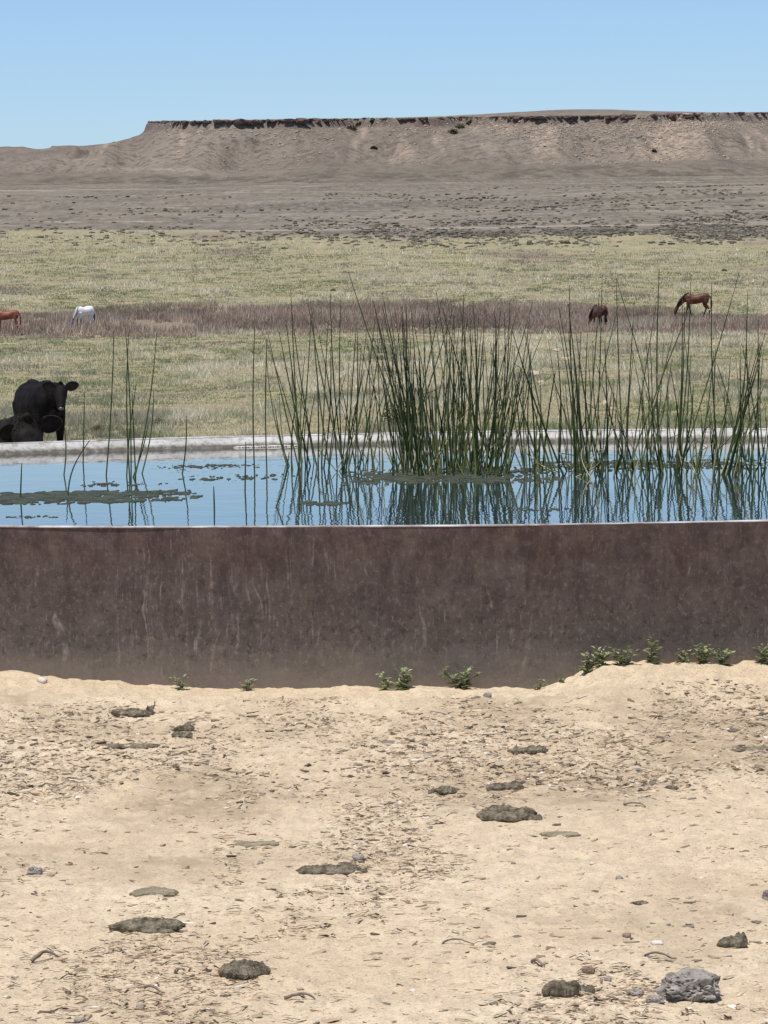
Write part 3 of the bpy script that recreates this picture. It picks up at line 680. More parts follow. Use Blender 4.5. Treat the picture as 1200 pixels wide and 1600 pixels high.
# ------------------------------------------------------------------ grass
def rows_to_depth():
    y = np.concatenate([np.linspace(26, 300, 1500), np.linspace(301, 1600, 1500)])
    rowy = HZ - (zg(0 * y, y, False) - CAM_H) / y * F_PX
    return y, np.minimum.accumulate(rowy)
_gy, _gr = rows_to_depth()
def depth_of_row(row): return np.interp(-row, -_gr, _gy)
def blades(P, hgt, wid, col, k, spread, lean, seed):
    """k one-triangle blades round each point"""
    r = np.random.default_rng(seed); N = len(P); n = N * k
    p = np.repeat(P, k, axis=0); h = np.repeat(hgt, k) * r.uniform(.45, 1.15, n); w = np.repeat(wid, k) * r.uniform(.7, 1.3, n); sp = np.repeat(spread, k)
    p[:, 0] += r.normal(0, 1, n) * sp; p[:, 1] += r.normal(0, 1, n) * sp; p[:, 2] -= .02
    a = r.uniform(-.9, .9, n); dx, dy = np.cos(a) * w / 2, np.sin(a) * w / 2
    lx, ly = r.normal(0, lean, n) * h, r.normal(0, lean, n) * h
    V = np.empty((n, 3, 3)); V[:, 0] = p - np.stack([dx, dy, 0 * dx], -1); V[:, 1] = p + np.stack([dx, dy, 0 * dx], -1); V[:, 2] = p + np.stack([lx, ly, h], -1)
    c = np.repeat(col, k, axis=0) * r.uniform(.72, 1.28, (n, 1))
    return V.reshape(-1, 3), np.arange(n * 3).reshape(-1, 3), np.repeat(c, 3, axis=0)
STRAW, PALE, GREEN, SAGE, BROWN = (np.array(c) for c in ((.58, .495, .325), (.78, .70, .52), (.245, .275, .120), (.34, .325, .235), (.345, .262, .198)))
HORSES = ((1087, 256), (937, 234), (131, 251), (10, 249))
def build_grass():
    N = 88000; px = rng.uniform(-170, 1370, N); row = 350 + (720 - 350) * rng.uniform(0, 1, N); y = depth_of_row(row); x = (px - 600) / F_PX * y
    y = y + rng.uniform(-.4, .4, N)
    near, far = band_mask(x, y)
    u = (px - 600) / 600; edge = np.interp(u, [-1.2, -.4, 0, 1.2], [830, 760, 655, 590])
    keep = ((y < near + 3) | (y > far - 3)) & (y < edge + fbm2(x / 30, y / 60, 25, 3) * -110 + 10) & (rng.random(N) < .15 + .85 * smooth(0, 230, edge - y + fbm2(x / 12, y / 40, 29, 3) * 220)) & (y > 27.5 + fbm2(x / 1.2, y / 2, 33, 2) * 3) & (((x - TX) / EX) ** 2 + (y - TY) ** 2 > 5.7 ** 2)
    x, y, px = x[keep], y[keep], px[keep]; z = zg(x, y)
    g = smooth(-.24, .24, .6 * fbm2(x / 2.2, y / 11, 35, 4, .6) + .7 * fbm2(x / 9, y / 38, 36, 4, .6) + np.interp(y, [26, 45, 62, 90, 200, 285, 400, 500, 700], [.72, .60, .30, -.06, -.08, .0, -.06, .0, -.1]))
    t = smooth(-.05, .22, fbm2(x / 1.3, y / 6, 37, 4, .65))
    c = STRAW[None] * (1 - g)[:, None] + GREEN[None] * g[:, None]
    c = c + (PALE - STRAW)[None] * (t * (1 - .75 * g))[:, None] * .8
    sg = smooth(.05, .22, fbm2(x / 3.5, y / 14, 39, 4, .6)); c = c * (1 - sg[:, None] * .7) + SAGE * .72 * sg[:, None] * .7
    br = smooth(.2, .5, fbm2(x / 20, y / 45, 23, 4)) * smooth(270, 300, y); c = c * (1 - .7 * br[:, None]) + BROWN * .7 * br[:, None]
    hgt = (.06 + .16 * t * (1 - .6 * g)) * np.interp(y, [26, 60, 150, 280, 600], [.75, 1.1, 1.4, 1.7, 2.3]); wid = np.maximum(.005, y * 2.3e-4)
    V, F, C = blades(np.stack([x, y, z], -1), hgt, wid, c, 6, np.maximum(.05, y * 7e-4), .38, 41)
    tag(obj('grass', mesh_np('grass', V, F, MAT['grass'], False, np.clip(C, 0, .8))), 'straw and green grass covering the pasture beyond the tank', None, None, 'stuff')
    # dead weeds in the dip
    N = 30000; px = rng.uniform(-170, 1370, N); y = rng.uniform(190, 296, N); x = (px - 600) / F_PX * y; near, far = band_mask(x, y)
    gap = fbm2(x / 5, y / 14, 44, 4, .6); keep = (y > near - 4 + gap * 16) & (y < far + 3 - gap * 16) & (gap < .33)
    for hp in HORSES: keep &= ~((np.abs((px - hp[0]) / F_PX * y) < 1.7) & (y > hp[1] - 16) & (y < hp[1] + .8) & (rng.random(N) < .55))
    x, y = x[keep], y[keep]; z = zg(x, y)
    q = fbm2(x / 6, y / 12, 43, 4); c = BROWN[None] * (1.0 + .9 * q)[:, None] + np.array([.05, .045, .03]) * smooth(.1, .3, fbm2(x / 3, y / 5, 45, 3))[:, None]
    fade = smooth(0, 9, y - near[keep]) * (1 - .5 * smooth(-8, 0, y - far[keep]))
    V, F, C = blades(np.stack([x, y, z], -1), (.24 + .34 * fade) * (1 + q), np.full(len(x), .06), c, 6, np.full(len(x), .22), .28, 47)
    tag(obj('dead_weeds', mesh_np('dead_weeds', V, F, MAT['weeds'], False, np.clip(C, 0.02, .5))), 'strip of dead reddish brown weeds crossing the pasture behind the horses', None, None, 'stuff')
build_grass()
# sagebrush on the plain: past counting
def build_scrub():
    N = 15000; px = rng.uniform(-150, 1350, N); row = np.where(rng.random(N) < .5, rng.normal(368, 9, N), rng.uniform(300, 390, N)); row = np.clip(row, 296, 392)
    y = depth_of_row(row); x = (px - 600) / F_PX * y
    u = (px - 600) / 600; keep = (y > np.interp(u, [-1.2, -.4, 0, 1.2], [830, 760, 655, 590]) - rng.exponential(80, N)) & (fbm2(px / 60, row / 9, 55, 4) + rng.uniform(-.35, .35, N) > -.05) & ((rng.random(N) < .35 + .65 * smooth(400, 800, px)))
    x, y = x[keep], y[keep]; z = zg(x, y); s = rng.uniform(.16, .46, len(x)) * np.interp(y, [600, 1500], [1, 1.5])
    tint = np.array([.125, .112, .085]) * rng.uniform(.65, 1.8, (len(x), 1)) + np.array([.03, .022, .014]) * rng.random((len(x), 1))
    scatter_lumps('sagebrush_scrub', np.stack([x, y, z], -1), np.stack([s * 1.3, s, s * .65], -1), MAT['scrub'], 571, 1, tint, 1.0, 'dark sagebrush dotted over the plain below the mesa', None, .4)
build_scrub()

def leaf_cloud(n, size, spread, seed, col, upright=.3):
    """leaves as bent two-triangle blades through a rounded volume"""
    r = np.random.default_rng(seed); d = r.normal(0, 1, (n, 3)); d /= np.linalg.norm(d, axis=1)[:, None]; d[:, 2] = np.abs(d[:, 2])
    rad = r.uniform(.25, 1, n) ** .6 * (1 + .5 * vn3(d * 2.2, seed)); p = d * rad[:, None] * np.array(spread)
    ax = d + r.normal(0, .6, (n, 3)) + np.array([0, 0, upright]); ax /= np.linalg.norm(ax, axis=1)[:, None]
    sd = np.cross(ax, r.normal(0, 1, (n, 3))); sd /= np.linalg.norm(sd, axis=1)[:, None]
    L = size * r.uniform(.6, 1.4, n)[:, None]; W = L * .24
    V = np.stack([p, p + ax * L * .5 + sd * W, p + ax * L + np.array([0, 0, -.15]) * L, p + ax * L * .5 - sd * W], 1).reshape(-1, 3)
    c = np.array(col)[None] * r.uniform(.55, 1.5, (n, 1)) + np.array([.03, .03, .0]) * r.random((n, 1))
    return V, np.arange(n * 4).reshape(-1, 4), np.repeat(c, 4, axis=0)
def tube(pts, rad, n=6):
    pts = np.asarray(pts, float); t = np.gradient(pts, axis=0); t /= np.linalg.norm(t, axis=1)[:, None] + 1e-9
    a = np.cross(t, [.3, 1, .1]); a /= np.linalg.norm(a, axis=1)[:, None]; b = np.cross(t, a); g = np.linspace(0, 6.2832, n, endpoint=False)
    V = (pts[:, None] + np.asarray(rad)[:, None, None] * (a[:, None] * np.cos(g)[None, :, None] + b[:, None] * np.sin(g)[None, :, None])).reshape(-1, 3)
    return V, grid_faces(len(pts), n, True)
def join(parts):
    V = []; F = []; o = 0
    for v, f in parts: V.append(v); F.append(f + o); o += len(v)
    return np.concatenate(V), np.concatenate(F)
def bush(name, loc, w, h, n, leaf, col, seed, label, cat, group=None):
    root = empty(name, tuple(loc)); tag(root, label, cat, group); r = random.Random(seed)
    st = [tube([(0, 0, -.05 * h), (.15 * w * math.cos(a), .15 * w * math.sin(a), .35 * h), (.4 * w * math.cos(a), .4 * w * math.sin(a), .75 * h)], [.03 * w, .022 * w, .008 * w], 5) for a in [r.uniform(0, 6.28) for _ in range(5)]]
    V, F = join(st); obj('stems', mesh_np('stems', V, F, MAT['twig']), root)
    V, F, C = leaf_cloud(n, leaf, (w * .5, w * .5, h * .8), seed, col); V[:, 2] += .06 * h
    obj('foliage', mesh_np('foliage', V, F, MAT['scrub'], False, np.clip(C, .01, .6)), root); return root
def field_bush(px, py, wpx, hpx, col, seed, label, leaf=.05, n=420):
    p = at_ground(px, py); k = p[1] / F_PX; bush('sagebrush', p, wpx * k, hpx * k, n, leaf * wpx * k / .4, col, seed, label, 'bush', 'low bushes standing in the pasture')
field_bush(250, 668, 26, 13, (.10, .11, .065), 601, 'low dark bush in the green turf behind the tall left bulrushes')
field_bush(152, 676, 20, 12, (.14, .12, .08), 602, 'small brownish bush on the turf right of the standing cow')
field_bush(176, 656, 22, 10, (.13, .14, .10), 603, 'faint grey-green bush behind the tall lone bulrush stem')
field_bush(624, 668, 52, 46, (.085, .095, .035), 604, 'tallest olive bush just behind the far rim among the middle bulrushes', .035, 900)
field_bush(66, 517, 12, 5, (.11, .10, .10), 605, 'small dark grey bush by the brown weeds left of the white horse')
field_bush(720, 672, 20, 9, (.13, .14, .07), 606, 'low green bush directly behind the densest bulrushes')
field_bush(1130, 666, 26, 8, (.14, .16, .08), 607, 'low green bush behind the bulrushes at the right end')
field_bush(520, 455, 9, 4, (.10, .105, .07), 608, 'tiny dark bush on the pale grass above the weed strip, near the middle')
field_bush(1132, 424, 9, 4, (.10, .105, .07), 609, 'tiny dark bush on the pale grass up behind the bay horse')
for k, (px, py, w, h, lb) in enumerate(((549, 203, 16, 8, 'dark juniper lower in the left gully of the mesa rim'), (562, 197, 14, 8, 'dark juniper highest in the left gully of the mesa rim'), (583, 191, 8, 5, 'small juniper on the rim right of the left gully'),
                                       (708, 209, 16, 8, 'dark juniper lowest in the right gully of the mesa rim'), (720, 202, 16, 9, 'dark juniper in the middle of the right gully'), (735, 194, 12, 7, 'dark juniper at the top of the right gully on the rim'),
                                       (1022, 238, 6, 4, 'lone dark bush low on the slope under the rim notch'), (584, 232, 7, 3, 'lone faint bush halfway down the slope below the left gully'))):
    d = ray(px, py); ys = np.linspace(1900, 2600, 1400); hz_ = CAM_H + d[2] * ys; g = mesa_h(d[0] * ys, ys); k0 = int(np.argmax(hz_ <= g)); k0 = k0 if (hz_ <= g).any() else 900
    y = ys[k0]; p = CP + d * y; s_ = y / F_PX
    bush('juniper', (p[0], p[1], float(g[k0]) - .5), w * s_, h * s_, 260, 1.3, (.050, .058, .040), 640 + k, lb, 'juniper', 'junipers on the mesa rim')

# pale rocks in the pasture
for k, (px, py, w, h, lb) in enumerate(((835, 590, 18, 13, 'largest pale sandstone boulder in the pasture seen through the bulrushes'), (846, 604, 12, 12, 'pale boulder just below and right of the largest one'), (884, 563, 15, 6, 'flat pale rock on the grass farther back, right of the largest boulder'),
                                       (869, 549, 11, 5, 'farthest and smallest pale rock lying on the grass'), (945, 634, 12, 9, 'pale rock closest to the far rim, behind the upright bulrushes'), (955, 642, 9, 6, 'small pale rock touching the one behind the upright bulrushes'), (1008, 630, 16, 3, 'thin pale slab in the grass right of the upright bulrushes'),
                                       (150, 527, 12, 3, 'thin pale slab on the grass below the white horse'))):
    p = at_ground(px, py); s_ = p[1] / F_PX; V, F = blob(700 + k, 3, .28, 1.5, (w * s_ / 2, w * s_ / 2 * .8, h * s_ * .62), -.35, 4, .4); V[:, 2] += h * s_ * .2
    o = obj('boulder', mesh_np('boulder', V, F, MAT['boulder'], False)); o.location = tuple(p); tag(o, lb, 'rock', 'pale rocks in the pasture')

# ------------------------------------------------------------------ animals
def loft(sections, n=14):
    """sections: (x, y, z, ry, rz[, tilt]) oval rings along a path; ends closed"""
    c = np.array([s[:3] for s in sections], float); t = np.gradient(c, axis=0); t /= np.linalg.norm(t, axis=1)[:, None]
    up = np.array([0, 0, 1.0]); V = []
    g = np.linspace(0, 2 * math.pi, n, endpoint=False)
    for i, s in enumerate(sections):
        side = np.cross(up, t[i]) if abs(t[i][2]) < .97 else np.array([0, 1.0, 0]); side /= np.linalg.norm(side); u2 = np.cross(t[i], side)
        V.append(c[i] + side[None] * (s[3] * np.cos(g))[:, None] + u2[None] * (s[4] * np.sin(g))[:, None])
    V = np.concatenate(V); F = [tuple(q) for q in grid_faces(len(sections), n, True)]
    return V, F, n, len(sections)
def body_mesh(lofts, name, mat, voxel, smooth_it=3, tintf=None):
    """many lofts fused into one continuous skin"""
    bm = bmesh.new()
    for L in lofts:
        V, F, n, m = loft(L); vs_ = [bm.verts.new(v) for v in V]
        for f in F: bm.faces.new([vs_[i] for i in f])
        bm.faces.new([vs_[i] for i in range(n - 1, -1, -1)]); bm.faces.new([vs_[(m - 1) * n + i] for i in range(n)])
    bmesh.ops.recalc_face_normals(bm, faces=bm.faces)
    me = bpy.data.meshes.new(name); bm.to_mesh(me); bm.free()
    o = bpy.data.objects.new('fusing', me); COL.objects.link(o)
    md = o.modifiers.new('r', 'REMESH'); md.mode = 'VOXEL'; md.voxel_size = voxel; md.use_smooth_shade = True
    ms = o.modifiers.new('s', 'SMOOTH'); ms.factor = .5; ms.iterations = smooth_it
    dg = bpy.context.evaluated_depsgraph_get(); ev = o.evaluated_get(dg); out = bpy.data.meshes.new_from_object(ev, depsgraph=dg); bpy.data.objects.remove(o); bpy.data.meshes.remove(me)
    out.name = name; out.materials.clear(); out.materials.append(mat)
    for p in out.polygons: p.use_smooth = True
    if tintf is not None:
        co = np.empty(len(out.vertices) * 3, np.float32); out.vertices.foreach_get('co', co); v = np.clip(tintf(co.reshape(-1, 3)), 0, 1)
        a = out.attributes.new('tint', 'FLOAT_COLOR', 'POINT'); c = np.ones((len(v), 4), np.float32); c[:, 0] = c[:, 1] = c[:, 2] = v; a.data.foreach_set('color', c.ravel())
    return out
def hair(lofts, name, mat, parent):
    parts = []
    for L in lofts:
        V, F, n, m = loft(L, 8); parts.append((V, np.array(F)))
    V, F = join(parts); o = obj(name, mesh_np(name, V, F, mat, True), parent); return o
def horse(name, loc, yaw, scale, hide, mane, tail_m, label, tintf=None, neck_turn=0.0, step=0.0):
    root = empty(name, tuple(loc), yaw); root.scale = (scale,) * 3; tag(root, label, 'horse', 'horses grazing in the pasture')
    w = neck_turn
    L = [[(-.84, 0, 1.16, .05, .07), (-.80, 0, 1.17, .16, .20), (-.66, 0, 1.18, .255, .275), (-.45, 0, 1.17, .28, .29), (-.18, 0, 1.10, .285, .285), (.10, 0, 1.07, .28, .30), (.34, 0, 1.10, .245, .345), (.52, 0, 1.14, .20, .29), (.64, 0, 1.12, .14, .20), (.70, 0, 1.10, .05, .08)],
         [(.36, 0, 1.30, .10, .17), (.60, .1 * w, 1.16, .105, .19), (.86, .35 * w, .93, .085, .155), (1.06, .6 * w, .68, .07, .12), (1.16, .75 * w, .52, .065, .105), (1.19, .8 * w, .46, .05, .07)],
         [(1.10, .72 * w, .60, .07, .08), (1.17, .78 * w, .46, .085, .115), (1.22, .82 * w, .32, .075, .10), (1.25, .86 * w, .18, .055, .065), (1.26, .88 * w, .09, .052, .058), (1.26, .88 * w, .05, .03, .035)]]
    for sgn in (-1, 1):
        st = step * sgn
        L.append([(.44, .15 * sgn, 1.05, .10, .15), (.44 + st * .1, .155 * sgn, .80, .075, .095), (.43 + st * .3, .155 * sgn, .52, .052, .058), (.43 + st * .42, .155 * sgn, .40, .042, .045), (.42 + st * .62, .155 * sgn, .16, .036, .04), (.44 + st * .75, .155 * sgn, .08, .045, .05), (.45 + st * .8, .155 * sgn, .0, .055, .065)])
        L.append([(-.62, .15 * sgn, 1.15, .13, .22), (-.58 - st * .1, .16 * sgn, .88, .115, .165), (-.60 - st * .2, .16 * sgn, .70, .075, .10), (-.72 - st * .3, .155 * sgn, .52, .055, .07), (-.71 - st * .45, .155 * sgn, .40, .045, .05), (-.67 - st * .6, .155 * sgn, .16, .038, .042), (-.64 - st * .7, .155 * sgn, .08, .046, .052), (-.63 - st * .75, .155 * sgn, .0, .055, .066)])
        L.append([(1.10, .74 * w + .055 * sgn, .58, .022, .03), (1.07, .74 * w + .075 * sgn, .66, .026, .034), (1.05, .74 * w + .085 * sgn, .74, .008, .01)])
    obj('body', body_mesh(L, 'body', hide, .024, 3, tintf), root)
    hair([[(-.80, 0, 1.28, .03, .03), (-.90, 0, 1.20, .06, .05), (-.95, .01, .95, .075, .065), (-.95, .02, .65, .07, .06), (-.92, .02, .42, .035, .03), (-.91, .02, .34, .008, .008)]], 'tail', tail_m, root)
    hair([[(.40, .03, 1.46, .03, .05), (.62, .06 + .1 * w, 1.32, .045, .09), (.84, .09 + .35 * w, 1.08, .05, .10), (1.02, .09 + .6 * w, .84, .045, .09), (1.13, .07 + .75 * w, .66, .02, .04)]], 'mane', mane, root)
    for sgn in (-1, 1):
        V, F = blob(901, 2, .02, 1, (.014, .009, .016)); o = obj('eye', mesh_np('eye', V, F, MAT['nose']), root); o.location = (1.185, .79 * w + .082 * sgn, .44)
    return root
dark_points = lambda v: np.maximum(1 - smooth(.30, .62, v[:, 2] + .25 * (v[:, 0] > .9)), smooth(.95, 1.15, v[:, 0]) * .6)
grey_front = lambda v: np.maximum(smooth(.50, .85, v[:, 0] + .25 * fbm3(v * 4, 5, 3)) * (1 - .85 * smooth(1.20, 1.26, v[:, 0])) * (1 - .9 * smooth(1.25, 1.36, v[:, 2])), (1 - smooth(.55, .80, v[:, 2])) * smooth(.1, .35, v[:, 0]) * .9)
def put_horse(px, py, y, **kw):
    p = at_depth(px, py, y); p[2] = float(zg(p[0], p[1])) ; return horse('horse', p, **kw)
put_horse(1087, 490, 256, yaw=math.radians(176), scale=1.19, hide=MAT['bay'], mane=MAT['bay_hair'], tail_m=MAT['bay_hair'], label='bay horse with dark legs grazing sideways at the right, highest of the herd', tintf=dark_points, step=.25)
put_horse(937, 514, 234, yaw=math.radians(108), scale=1.14, hide=MAT['bay_dark'], mane=MAT['bay_hair'], tail_m=MAT['bay_hair'], label='dark brown horse grazing with its rump turned to the tank', tintf=dark_points, neck_turn=.2)
put_horse(131, 507, 251, yaw=math.radians(232), scale=1.12, hide=MAT['white'], mane=MAT['white_hair'], tail_m=MAT['grey_hair'], label='white horse with dark grey chest grazing in the brown weeds', tintf=grey_front, neck_turn=.1)
put_horse(10, 507, 249, yaw=math.radians(180), scale=1.05, hide=MAT['sorrel'], mane=MAT['sorrel_mane'], tail_m=MAT['sorrel_mane'], label='sorrel horse half out of view at the left edge of the pasture')

def cow_head(o, facing, dn=.0, s=1.0):
    """lofts for a hornless head at o looking along facing (unit, horizontal) tipped down by dn"""
    f = np.array(facing, float); f /= np.linalg.norm(f); up = np.array([0, 0, 1.0]); fw = f * math.cos(dn) - up * math.sin(dn); uw = np.cross(np.cross(fw, up), fw); uw /= np.linalg.norm(uw); sd = np.cross(fw, uw)
    q = lambda a, b, c: tuple(np.array(o) + s * (fw * a + sd * b + uw * c))
    L = [[(*q(-.10, 0, .02), .10 * s, .10 * s), (*q(.0, 0, .03), .135 * s, .15 * s), (*q(.12, 0, .0), .125 * s, .145 * s), (*q(.26, 0, -.05), .095 * s, .115 * s), (*q(.38, 0, -.09), .08 * s, .09 * s), (*q(.46, 0, -.11), .085 * s, .082 * s), (*q(.51, 0, -.115), .06 * s, .06 * s)],
         [(*q(-.02, 0, .10), .07 * s, .06 * s), (*q(-.0, 0, .19), .05 * s, .045 * s), (*q(.02, 0, .24), .022 * s, .02 * s)]]
    return L, q, (fw, sd, uw)
def ear(parent, q, sg, s, frame, droop=.0, big=1.0, rim=False, name='ear'):
    fw, sd, uw = frame; b = np.array(q(-.01, .10 * sg, .09)); ax = sd * sg * math.cos(droop) - uw * math.sin(droop) + fw * -.05; ax /= np.linalg.norm(ax); nrm = fw * .9 + uw * .35; nrm -= ax * nrm.dot(ax); nrm /= np.linalg.norm(nrm); cr = np.cross(ax, nrm)
    L = .24 * s * big; nu, nv = 12, 10; V = []
    for i in range(nu):
        f = i / (nu - 1); w = .090 * s * big * (max(0, math.sin(math.pi * (.08 + .90 * f ** .95))) ** .55)
        for j in range(nv):
            a = 2 * math.pi * j / nv; depth = -.022 * s * big * (1 - math.cos(a) ** 2 * 1) * (1 if math.sin(a) > 0 else .35)
            V.append(b + ax * L * f + cr * w * math.cos(a) + nrm * (depth))
    F = grid_faces(nu, nv, True); me = mesh_np(name, np.array(V), F, MAT['black_ear'], True); o = obj(name, me, parent)
    if rim:
        k = [b + ax * L * f + cr * .090 * s * big * sgn * (max(0, math.sin(math.pi * (.08 + .90 * f ** .95))) ** .55) + nrm * .006 for sgn, fs in ((1, np.linspace(.15, 1, 12)), (-1, np.linspace(1, .25, 10))) for f in fs]
        V, F = tube(k, [.0035 * s] * len(k), 5); obj('ear_fringe', mesh_np('ear_fringe', V, F, MAT['ear_rim']), o)
    return o
def cow_face(root, q, s):
    for nm, c, r, m in (('nose', (.505, 0, -.095), (.05, .055, .035), 'nose'), ('eye', (.15, .105, .035), (.018, .018, .018), 'black_ear'), ('eye', (.15, -.105, .035), (.018, .018, .018), 'black_ear')):
        V, F = blob(903, 2, .04, 1, tuple(np.array(r) * s)); o = obj(nm, mesh_np(nm, V, F, MAT[m]), root); o.location = q(*c)
# standing cow: three-quarter from the front, head turned to the camera
p = at_depth(66, 706, 61); p[2] = float(zg(p[0], p[1])); yaw = math.radians(-68)
cow = empty('cow', tuple(p), yaw); tag(cow, 'black cow standing behind the tank looking at the camera', 'cow', 'black cattle behind the tank'); cow.scale = (1.03,) * 3
fc = np.array([math.cos(-yaw - math.pi / 2 + .10), math.sin(-yaw - math.pi / 2 + .10), 0])
HL, q, fr = cow_head((.96, .05, 1.17), fc, .42, .88)
L = [[(-.86, 0, 1.05, .06, .08), (-.82, 0, 1.05, .20, .23), (-.66, 0, 1.03, .285, .30), (-.40, 0, .96, .335, .335), (-.05, 0, .92, .36, .365), (.28, 0, .94, .335, .375), (.52, 0, .99, .27, .335), (.68, 0, .98, .18, .22), (.74, 0, .97, .06, .1)],
     [(.42, 0, 1.10, .16, .22), (.66, .01, 1.10, .15, .23), (.84, .03, 1.15, .125, .19), (.97, .05, 1.17, .11, .14), (1.02, .05, 1.17, .07, .08)],
     [(.52, 0, .70, .07, .12), (.66, 0, .74, .08, .14), (.80, .02, .92, .07, .12)],
     [(-.70, .12, 1.25, .10, .08), (-.50, .0, 1.30, .10, .06), (-.1, 0, 1.27, .06, .05), (.3, 0, 1.30, .07, .06), (.5, 0, 1.29, .06, .07)]] + HL
for sg in (-1, 1):
    L.append([(.44, .17 * sg, .86, .11, .16), (.46, .18 * sg, .62, .085, .10), (.46, .175 * sg, .42, .062, .066), (.46, .17 * sg, .20, .045, .05), (.47, .17 * sg, .09, .052, .056), (.48, .17 * sg, 0, .06, .07)])
    L.append([(-.62, .17 * sg, .98, .15, .24), (-.58, .18 * sg, .74, .12, .17), (-.64, .175 * sg, .54, .07, .085), (-.70, .17 * sg, .42, .055, .065), (-.67, .17 * sg, .20, .045, .05), (-.65, .17 * sg, .09, .052, .056), (-.64, .17 * sg, 0, .06, .07)])
obj('body', body_mesh(L, 'body', MAT['black'], .022, 3), cow)
for sg in (-1, 1): ear(cow, q, sg, 1.0, fr, -.22, .90)
cow_face(cow, q, .88)
hair([[(-.84, 0, 1.22, .03, .03), (-.90, 0, 1.0, .025, .025), (-.91, 0, .6, .022, .022), (-.91, 0, .45, .05, .05), (-.9, 0, .25, .01, .01)]], 'tail', MAT['black'], cow)
# lying cow, nearer the rim: only head, ear and shoulder clear it
p = at_depth(12, 760, 31.5); p[2] = float(zg(p[0], p[1])); yaw = math.radians(-22)
cow = empty('cow', tuple(p), yaw); tag(cow, 'black cow lying down behind the far rim with one big ear raised', 'cow', 'black cattle behind the tank')
ft = np.array([math.cos(-yaw - math.pi / 2 + .12), math.sin(-yaw - math.pi / 2 + .12), 0]); ho = at_depth(42, 664, 31.2)
lo = Matrix.Rotation(-yaw, 3, 'Z') @ Vector(ho - p); hs = 1.05
HL, q, fr = cow_head(tuple(lo - Vector((0, 0, .10))), ft, .55, hs)
L = [[(-1.35, 0, .34, .10, .10), (-1.28, 0, .33, .30, .22), (-1.0, 0, .35, .40, .29), (-.6, 0, .35, .44, .31), (-.2, 0, .37, .42, .33), (.05, 0, .42, .34, .33), (.20, 0, .46, .2, .24), (.25, 0, .45, .06, .08)],
     [(-.15, 0, .56, .17, .20), (lo.x * .35, lo.y * .4, .62, .15, .18), (lo.x * .75, lo.y * .75, .68, .13, .16), (lo.x * .97, lo.y * .97, lo.z - .12, .12, .13), (lo.x, lo.y, lo.z - .1, .08, .08)],
     [(.05, .25, .16, .10, .10), (.40, .27, .10, .075, .08), (.55, .24, .07, .055, .06), (.25, .22, .05, .05, .05), (.15, .2, .04, .04, .04)],
     [(.05, -.25, .16, .10, .10), (.40, -.27, .10, .075, .08), (.55, -.24, .07, .055, .06), (.25, -.22, .05, .05, .05), (.15, -.2, .04, .04, .04)],
     [(-1.1, -.3, .3, .16, .18), (-.75, -.45, .18, .11, .12), (-.5, -.5, .1, .07, .08), (-.8, -.52, .06, .05, .05), (-.95, -.5, .05, .04, .04)],
     [(-1.0, 0, .61, .12, .06), (-.5, 0, .65, .10, .06), (-.1, 0, .69, .09, .07), (.0, 0, .7, .05, .04)]] + HL
obj('body', body_mesh(L, 'body', MAT['black_toplit'], .016, 3), cow)
ear(cow, q, 1 if (Matrix.Rotation(yaw, 3, 'Z') @ Vector(fr[1])).x > 0 else -1, hs, fr, -.22, .82, True)
ear(cow, q, -1 if (Matrix.Rotation(yaw, 3, 'Z') @ Vector(fr[1])).x > 0 else 1, hs, fr, .75, .7)
cow_face(cow, q, hs)
r_ = np.random.default_rng(5); parts = []
for k in range(150):                                                       # the curly top-knot
    d = r_.normal(0, 1, 3); b = np.array(q(*(np.array([.0, 0, .15]) + np.array([.04, .07, .035]) * d))); e = b + np.array([r_.normal(0, .012), r_.normal(0, .012), r_.uniform(.0, .022)]) * hs
    parts.append(tube([b, (b + e) / 2 + r_.normal(0, .006, 3), e], [.004, .003, .001], 4))
V, F = join(parts); tag(obj('topknot', mesh_np('topknot', V, F, MAT['black_toplit']), cow), kind='stuff')

